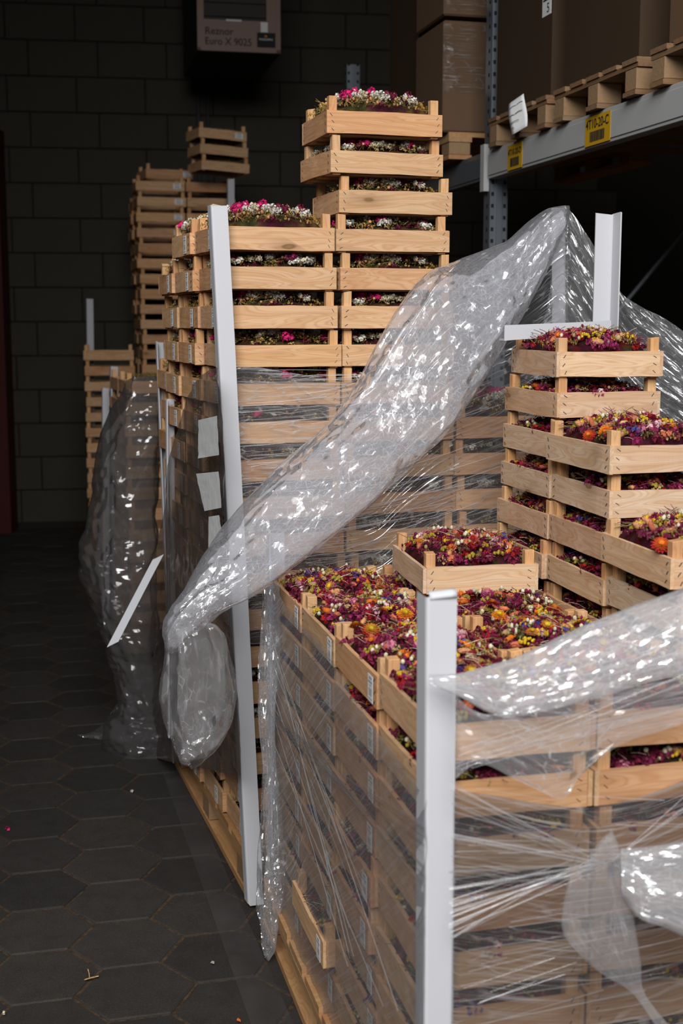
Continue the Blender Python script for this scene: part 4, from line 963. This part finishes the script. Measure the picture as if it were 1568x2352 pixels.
# conduits below it, on the wall
for dx, r_, lab in ((0, .014, 'thicker grey conduit running down the wall under the heater'), (.075, .010, 'thinner grey conduit running down the wall under the heater')):
    a = at(452 + dx * 300, 175, 10.5); tag(MB().tube([(a.x, 10.55, 4.9), (a.x, 10.55, .3)], r_, 8).build('conduit', M['dark_pipe'], None), lab, 'pipe')

# ---------------------------------------------------------------- single strawflowers lying on top of the crates, debris on the floor
def strawflower(x, y, z, R, tilt, co, ci, label):
    fm = FM(hash((x, y)) & 0xffff); p = atz(x, y, z); nrm = Vector(tilt).normalized()
    fm.disc(Vector((0, 0, 0)), nrm, R * 1.2, C[co], C[ci], 5, 15); me = fm.mesh('strawflower'); o = obj('strawflower', me, None, p); return tag(o, label, 'flower', 'strawflower heads')
for a in ((931, 1411, 1.035, .017, (0, -.3, 1), 'orange', 'yellow', 'large orange strawflower with wide yellow centre behind the front post'),
          (852, 1448, 1.03, .018, (.1, -.5, .9), 'red', 'yellow', 'red-rimmed strawflower with yellow centre above the aisle crates'),
          (818, 1438, 1.03, .015, (-.1, .5, .9), 'orange', 'yellow', 'orange strawflower seen edge-on near the aisle post'),
          (1146, 1413, 1.03, .015, (0, -.4, .9), 'orange', 'yellow', 'orange strawflower below the single loose crate'),
          (1130, 1387, 1.03, .015, (.1, .1, 1), 'red', 'orange', 'dark orange strawflower tucked under the single loose crate'),
          (1273, 1400, 1.03, .016, (.1, -.1, 1), 'red', 'orange', 'red strawflower at the foot of the tower'),
          (1222, 1452, 1.03, .013, (0, -.2, 1), 'orange', 'yellow', 'small yellow-orange strawflower in front of the tower'),
          (1108, 1253, 1.115, .014, (0, -.1, 1), 'orange', 'yellow', 'orange strawflower inside the single loose crate'),
          (1390, 992, 1.405, .016, (-.4, -.7, .6), 'orange', 'orange', 'bright orange strawflower in the middle tower top crate'),
          (1352, 1000, 1.405, .014, (-.5, -.6, .6), 'red', 'orange', 'red strawflower beside the middle tower post'),
          (1490, 1010, 1.385, .018, (0, -.7, .7), 'red', 'wine', 'dark red strawflower facing out of the middle tower top'),
          (1518, 1251, 1.21, .018, (-.1, -.7, .7), 'red', 'orange', 'red and orange strawflower in the low front tower')):
    strawflower(*a)
def bit(name, x, y, label, cat, build):
    p = atz(x, y, .004); fm = FM(int(x * 7 + y)); build(fm); o = obj(name, fm.mesh(name), None, p); tag(o, label, cat, 'bits on the paving')
bit('fallen_petal', 17, 1906, 'small red petal fallen on the paving', 'petal', lambda f: f.fluff(Vector((0, 0, .004)), .008, 8, .006, C['hot']))
def twig(f):
    f.stem(Vector((-.018, -.006, 0)), Vector((.016, .006, .004)), .003, C['tan']); f.stem(Vector((-.006, 0, .002)), Vector((-.012, .012, .02)), .0022, C['tan'])
bit('broken_twig', 211, 2248, 'broken brown twig lying on a paver', 'twig', twig)
bit('white_crumb', 303, 1819, 'white flower crumb on the paving under the film heap', 'crumb', lambda f: f.fluff(Vector((0, 0, .004)), .006, 10, .005, C['white']))
bit('white_crumb', 488, 2215, 'white flower crumb beside the near pallet', 'crumb', lambda f: f.fluff(Vector((0, 0, .004)), .004, 10, .004, C['white']))
bit('white_crumb', 8, 2330, 'pale crumb at the lower picture corner', 'crumb', lambda f: f.fluff(Vector((0, 0, .003)), .005, 8, .004, C['cream']))
bit('fallen_petal', 548, 2347, 'tiny orange petal on the paving at the picture bottom', 'petal', lambda f: f.fluff(Vector((0, 0, .003)), .004, 6, .004, C['orange']))

# lettering becomes plain mesh
bpy.context.view_layer.update(); dg = bpy.context.evaluated_depsgraph_get()
for o in [o for o in COL.objects if o.type == 'FONT']:
    me = bpy.data.meshes.new_from_object(o.evaluated_get(dg)); me.name = 'lettering'
    n = bpy.data.objects.new('lettering', me); n.location = o.location; n.rotation_euler = o.rotation_euler; n.scale = o.scale; link(n, o.parent)
    bpy.data.objects.remove(o)
